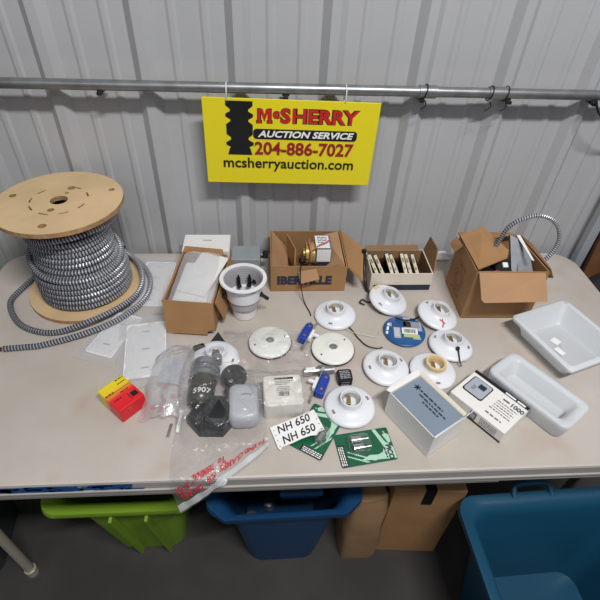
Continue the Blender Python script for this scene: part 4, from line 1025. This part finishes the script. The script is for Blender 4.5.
bm = NB(); slab(bm, [A_+H, C2+H, C2+H+V((-.006,.008,.008)), A_+H+V((.004,.014,.006)), A_+H+V((-.008,.004,.003))], .0015); obj('flap', bm, M['wcard'], t)
bm = NB(); slab(bm, [Fc+H, B2_+H, B2_+H+V((.016,.004,.020)), B2_+H+V((-.01,-.010,.010))], .0015); obj('flap', bm, mat('pale_blue_carton', rgb(196,208,220), .5, var=.04), t)
bm = NB(); slab(bm, [C2+H, B2_+H, B2_+H+V((.004,.006,.003)), C2+H+V((.006,.005,.004))], .0015); obj('flap', bm, M['creamcard'], t)

# thermostat carton
t = thing('thermostat_carton', 'white retail carton picturing a grey thermostat, black stripes on its edges', 'box', (.503,.612,0), (0,0,math.atan2(-.113,.083)))
L_, S_, H_ = .142, .104, .037
bm = NB(); box(bm, (0,0,H_/2), (L_,S_,H_), bev=.0012, seg=1); obj('body', bm, M['wcard'], t, world=False)
mt = Matrix.Translation((0,0,H_+.0001))
bm = NB(); quad(bm, mt, -L_/2,S_/2-.010,L_/2,S_/2); quad(bm, fmat((0,S_/2+.0001,H_/2),(-1,0,0),(0,0,1)), -L_/2,-H_/2,L_/2,H_/2); quad(bm, fmat((0,-S_/2-.0001,H_/2),(1,0,0),(0,0,1)), -L_/2,-H_/2,L_/2,-H_/2+.006)
obj('black_stripe', bm, M['black'], t, world=False)
bm = NB()
def rp(cx, cy, w_, h_, r_, z, mi):
    loft(bm, [[V((cx+x, cy+y, zz)) for x, y in rrect(w_,h_,r_,4)] for zz in (z, z+.0004)], mi, smooth=False)
rp(-.036,.006,.052,.056,.006,H_+.0001,1); rp(-.036,.007,.047,.051,.006,H_+.0004,0); rp(-.030,.015,.017,.015,.001,H_+.0008,2)
for i in range(3): greek(bm, mt @ Matrix.Translation((0,0,.0008)), -.048,-.040,.006-.005*i,.0018,2,i)
obj('thermostat_picture', bm, [M['greylab'], M['black'], M['navy']], t, world=False)
bm = NB(); text(bm, '1000', .0165, mt @ Matrix.Translation((.053,.026,.0003)), bold=.0006)
quad(bm, mt, .018,.024,.034,.029)
for i in range(5): greek(bm, mt, .012 if i < 4 else .008, .060-.004*(i%2), .014-.0075*i, .0026 if i % 2 == 0 else .0018, 0, i+70)
greek(bm, mt, .010,.050,-.034,.004,0,81)
fr = fmat((0,-S_/2-.0002,H_/2),(1,0,0),(0,0,1)); quad(bm, fr, -.012,-.011,.004,.012); 
for i in range(4): greek(bm, fr, .014,.055,.009-.0055*i,.0018,0,i+90)
obj('print', bm, M['inkgrey'], t, world=False)
bm = NB(); quad(bm, fr @ Matrix.Translation((0,0,.0004)), -.009,-.007,.001,.006); obj('picture', bm, M['greylab'], t, world=False)
bm = NB(); quad(bm, mt @ Matrix.Translation((0,0,.0004)), .012,S_/2-.0075,.038,S_/2-.0028); quad(bm, mt @ Matrix.Translation((0,0,.0004)), .042,S_/2-.0075,.062,S_/2-.0028); obj('white_lettering_strip', bm, M['white'], t, world=False)

# ------------------------------------------------------------------ frosted trays
def tray(loc, rot, w_, d_, h_, label, rim=.016, taper=.86, rc=.02, sticker=True):
    t = thing('plastic_tray', label, 'tray', loc, rot, 'frosted plastic trays')
    bm = NB(); R = []
    prof = [(1+2*rim/w_*.9,h_-.010),(1+2*rim/w_,h_-.001),(1+2*rim/w_*.95,h_),(1.0,h_),(.985,h_-.003),(taper+.02,.008),(taper-.02,.0025)]
    prof_o = [(taper-.03,0),(taper+.035,.005),(1.005,h_-.004),(1+2*rim/w_*.88,h_-.004),(1+2*rim/w_*.88,h_-.010)]
    def ring(k_, z):
        ex = (k_-1)*w_; return [V((x,y,z)) for x, y in rrect(w_+ex, d_+ex, rc, 6)]
    loft(bm, [ring(k_, z) for k_, z in prof_o+prof], 0); obj('tray_shell', bm, M['tray'], t, world=False, smooth=.9)
    if sticker:
        bm = NB(); quad(bm, Matrix.Translation((-.02,.005,.0032)) @ Matrix.Rotation(.3,4,'Z'), -.011,-.011,.011,.011); quad(bm, Matrix.Translation((.012,-.012,.0030)) @ Matrix.Rotation(.1,4,'Z'), -.013,-.008,.013,.008); obj('sticker', bm, M['white'], t, world=False)
    return t
tray((.776,.800,0), (0,0,rad(-71)), .180, .168, .056, 'larger frosted tray with a white sticker inside, at the table right end', taper=.82, rim=.013, rc=.011)
t = thing('plastic_tray', 'narrow frosted tray with wide rim and deep opening beside the thermostat carton', 'tray', (.623,.634,0), (0,0,rad(-56.5)), 'frosted plastic trays')
bm = NB()
def tr(w_, d_, r_, z): return [V((x,y,z)) for x, y in rrect(w_, d_, r_, 7)]
loft(bm, [tr(.186,.092,.016,.0), tr(.192,.098,.018,.004), tr(.204,.106,.018,.040), tr(.205,.107,.019,.047), tr(.199,.101,.018,.0505), tr(.172,.080,.016,.049), tr(.158,.070,.015,.044), tr(.146,.060,.014,.012), tr(.138,.052,.012,.008)], 0)
obj('tray_shell', bm, M['tray'], t, world=False, smooth=1.2)

# ------------------------------------------------------------------ under the table
def tote(loc, rz, w_, d_, h_, m, label, bow=0, handle=0, hw=.12, hx=0, ribs=(), name='storage_tote', lip=.0):
    t = thing(name, label, 'storage tote', loc, (0,0,rz), 'storage totes under the table')
    bm = NB()
    def ring(ex, z):
        out = []
        for x, y in rrect(w_+ex, d_+ex, .05, 12):
            c = max(0, 1-(2*x/w_)**2); out.append(V((x, y-(bow*c if y < 0 else 0), z - (lip*c if y < 0 else 0))))
        return out
    rings = [ring(-.12,0), ring(-.03,h_-.035), ring(.035,h_-.032), ring(.055,h_-.014), ring(.050,h_), ring(.01,h_-.001), ring(-.012,h_-.008), ring(-.04,h_-.04), ring(-.13,.008)]
    loft(bm, rings, 0); tb = obj('tub', bm, m, t, world=False, smooth=.7)
    for x in ribs:
        bm = NB(); slab(bm, [(x-.004,-d_/2+.05,.02),(x+.004,-d_/2+.05,.02),(x+.004,-d_/2-.016,h_-.034),(x-.004,-d_/2-.016,h_-.034)], .018); obj('rib', bm, m, tb, world=False)
    if handle:
        g = handle; bm = NB(); y = g*(d_/2+.030) - (bow if g < 0 else 0)
        tube(bm, catmull([(hx-hw,y-g*.02,h_-.004),(hx-hw+.004,y+g*.002,h_+.012),(hx-hw+.02,y+g*.010,h_+.016),(hx+hw-.02,y+g*.010,h_+.016),(hx+hw-.004,y+g*.002,h_+.012),(hx+hw,y-g*.02,h_-.004)],5), .008, 8); obj('handle', bm, m, tb, world=False, smooth=.8)
    return t
FZ = -TABLE_Z
tote((-.385,.745,FZ), rad(0), .34, .36, .44, M['lime'], 'lime green storage tote under the left part of the table', ribs=(-.02,.07))
tote((.040,.720,FZ), rad(1), .36, .34, .44, M['blue'], 'dark blue storage tote under the middle of the table', bow=.05, lip=.0, handle=0)
tote((.790,.318,FZ), rad(2), .50, .46, .405, M['teal'], 'teal blue storage tote under the right part of the table', handle=1, hw=.055, hx=-.055)
tote((-.92,.66,FZ), rad(8), .28, .36, .40, M['darktote'], 'charcoal storage tote at the far left under the table')
bm = NB(); box(bm, (.085,.575,-.290), (.115,.03,.018), bev=.006); box(bm, (.085,.590,-.32), (.10,.02,.06), bev=.004)
tag(obj('spare_tote_rim', bm, M['blue'], org=(.075,.6,-.3)), 'folded blue tote lid edge showing inside the dark blue tote', 'lid')
t = thing('brown_carton', 'closed brown carton with black tape under the table beside the teal tote', 'box', (.450,.685,FZ), (0,0,rad(-4)))
bm = NB(); box(bm, (0,0,.21), (.20,.22,.42), bev=.004); obj('body', bm, M['card'], t, world=False)
bm = NB(); box(bm, (0,0,.4208), (.03,.221,.001)); box(bm, (0,-.111,.38), (.03,.0012,.08)); obj('black_tape', bm, M['blackpl'], t, world=False)
bm = NB(); rings = []
for k_, (z, f) in enumerate([(0,1),(.1,1.05),(.2,1.0),(.3,.95),(.36,.8),(.385,.4)]):
    rings.append([V((.285+x*f+.012*noise.noise(V((x*30,y*30,z*9))), .66+y*f+.012*noise.noise(V((y*30,x*30,z*9+4))), FZ+z)) for x, y in rrect(.12,.2,.03,6)])
loft(bm, rings); tag(obj('paper_sack', bm, M['paperbrown'], org=(.245,.66,FZ), smooth=.6), 'crumpled brown paper sack between the blue tote and the brown carton', 'sack')
for i, (x, y) in enumerate([(.0,.74),(.06,.78),(-.06,.69),(.09,.68)]):
    bm = NB(); lathe(bm, [(0,0),(.022,0),(.024,.01),(.02,.03),(.012,.034),(0,.034)], 18)
    lab = ['rear middle','rear right','front left','front right'][i]
    o = tag(obj('metal_fitting', bm, M['zinc'], org=(0,0,0), smooth=.6), 'small round metal fitting inside the dark blue tote, ' + lab, 'fitting', 'fittings in the blue tote'); o.location = (x,y,FZ+.013)

# ------------------------------------------------------------------ lift everything so that the table stands on z = 0
for o in list(C.objects):
    if o.parent is None and o.type in ('MESH','EMPTY'): o.location.z += TABLE_Z
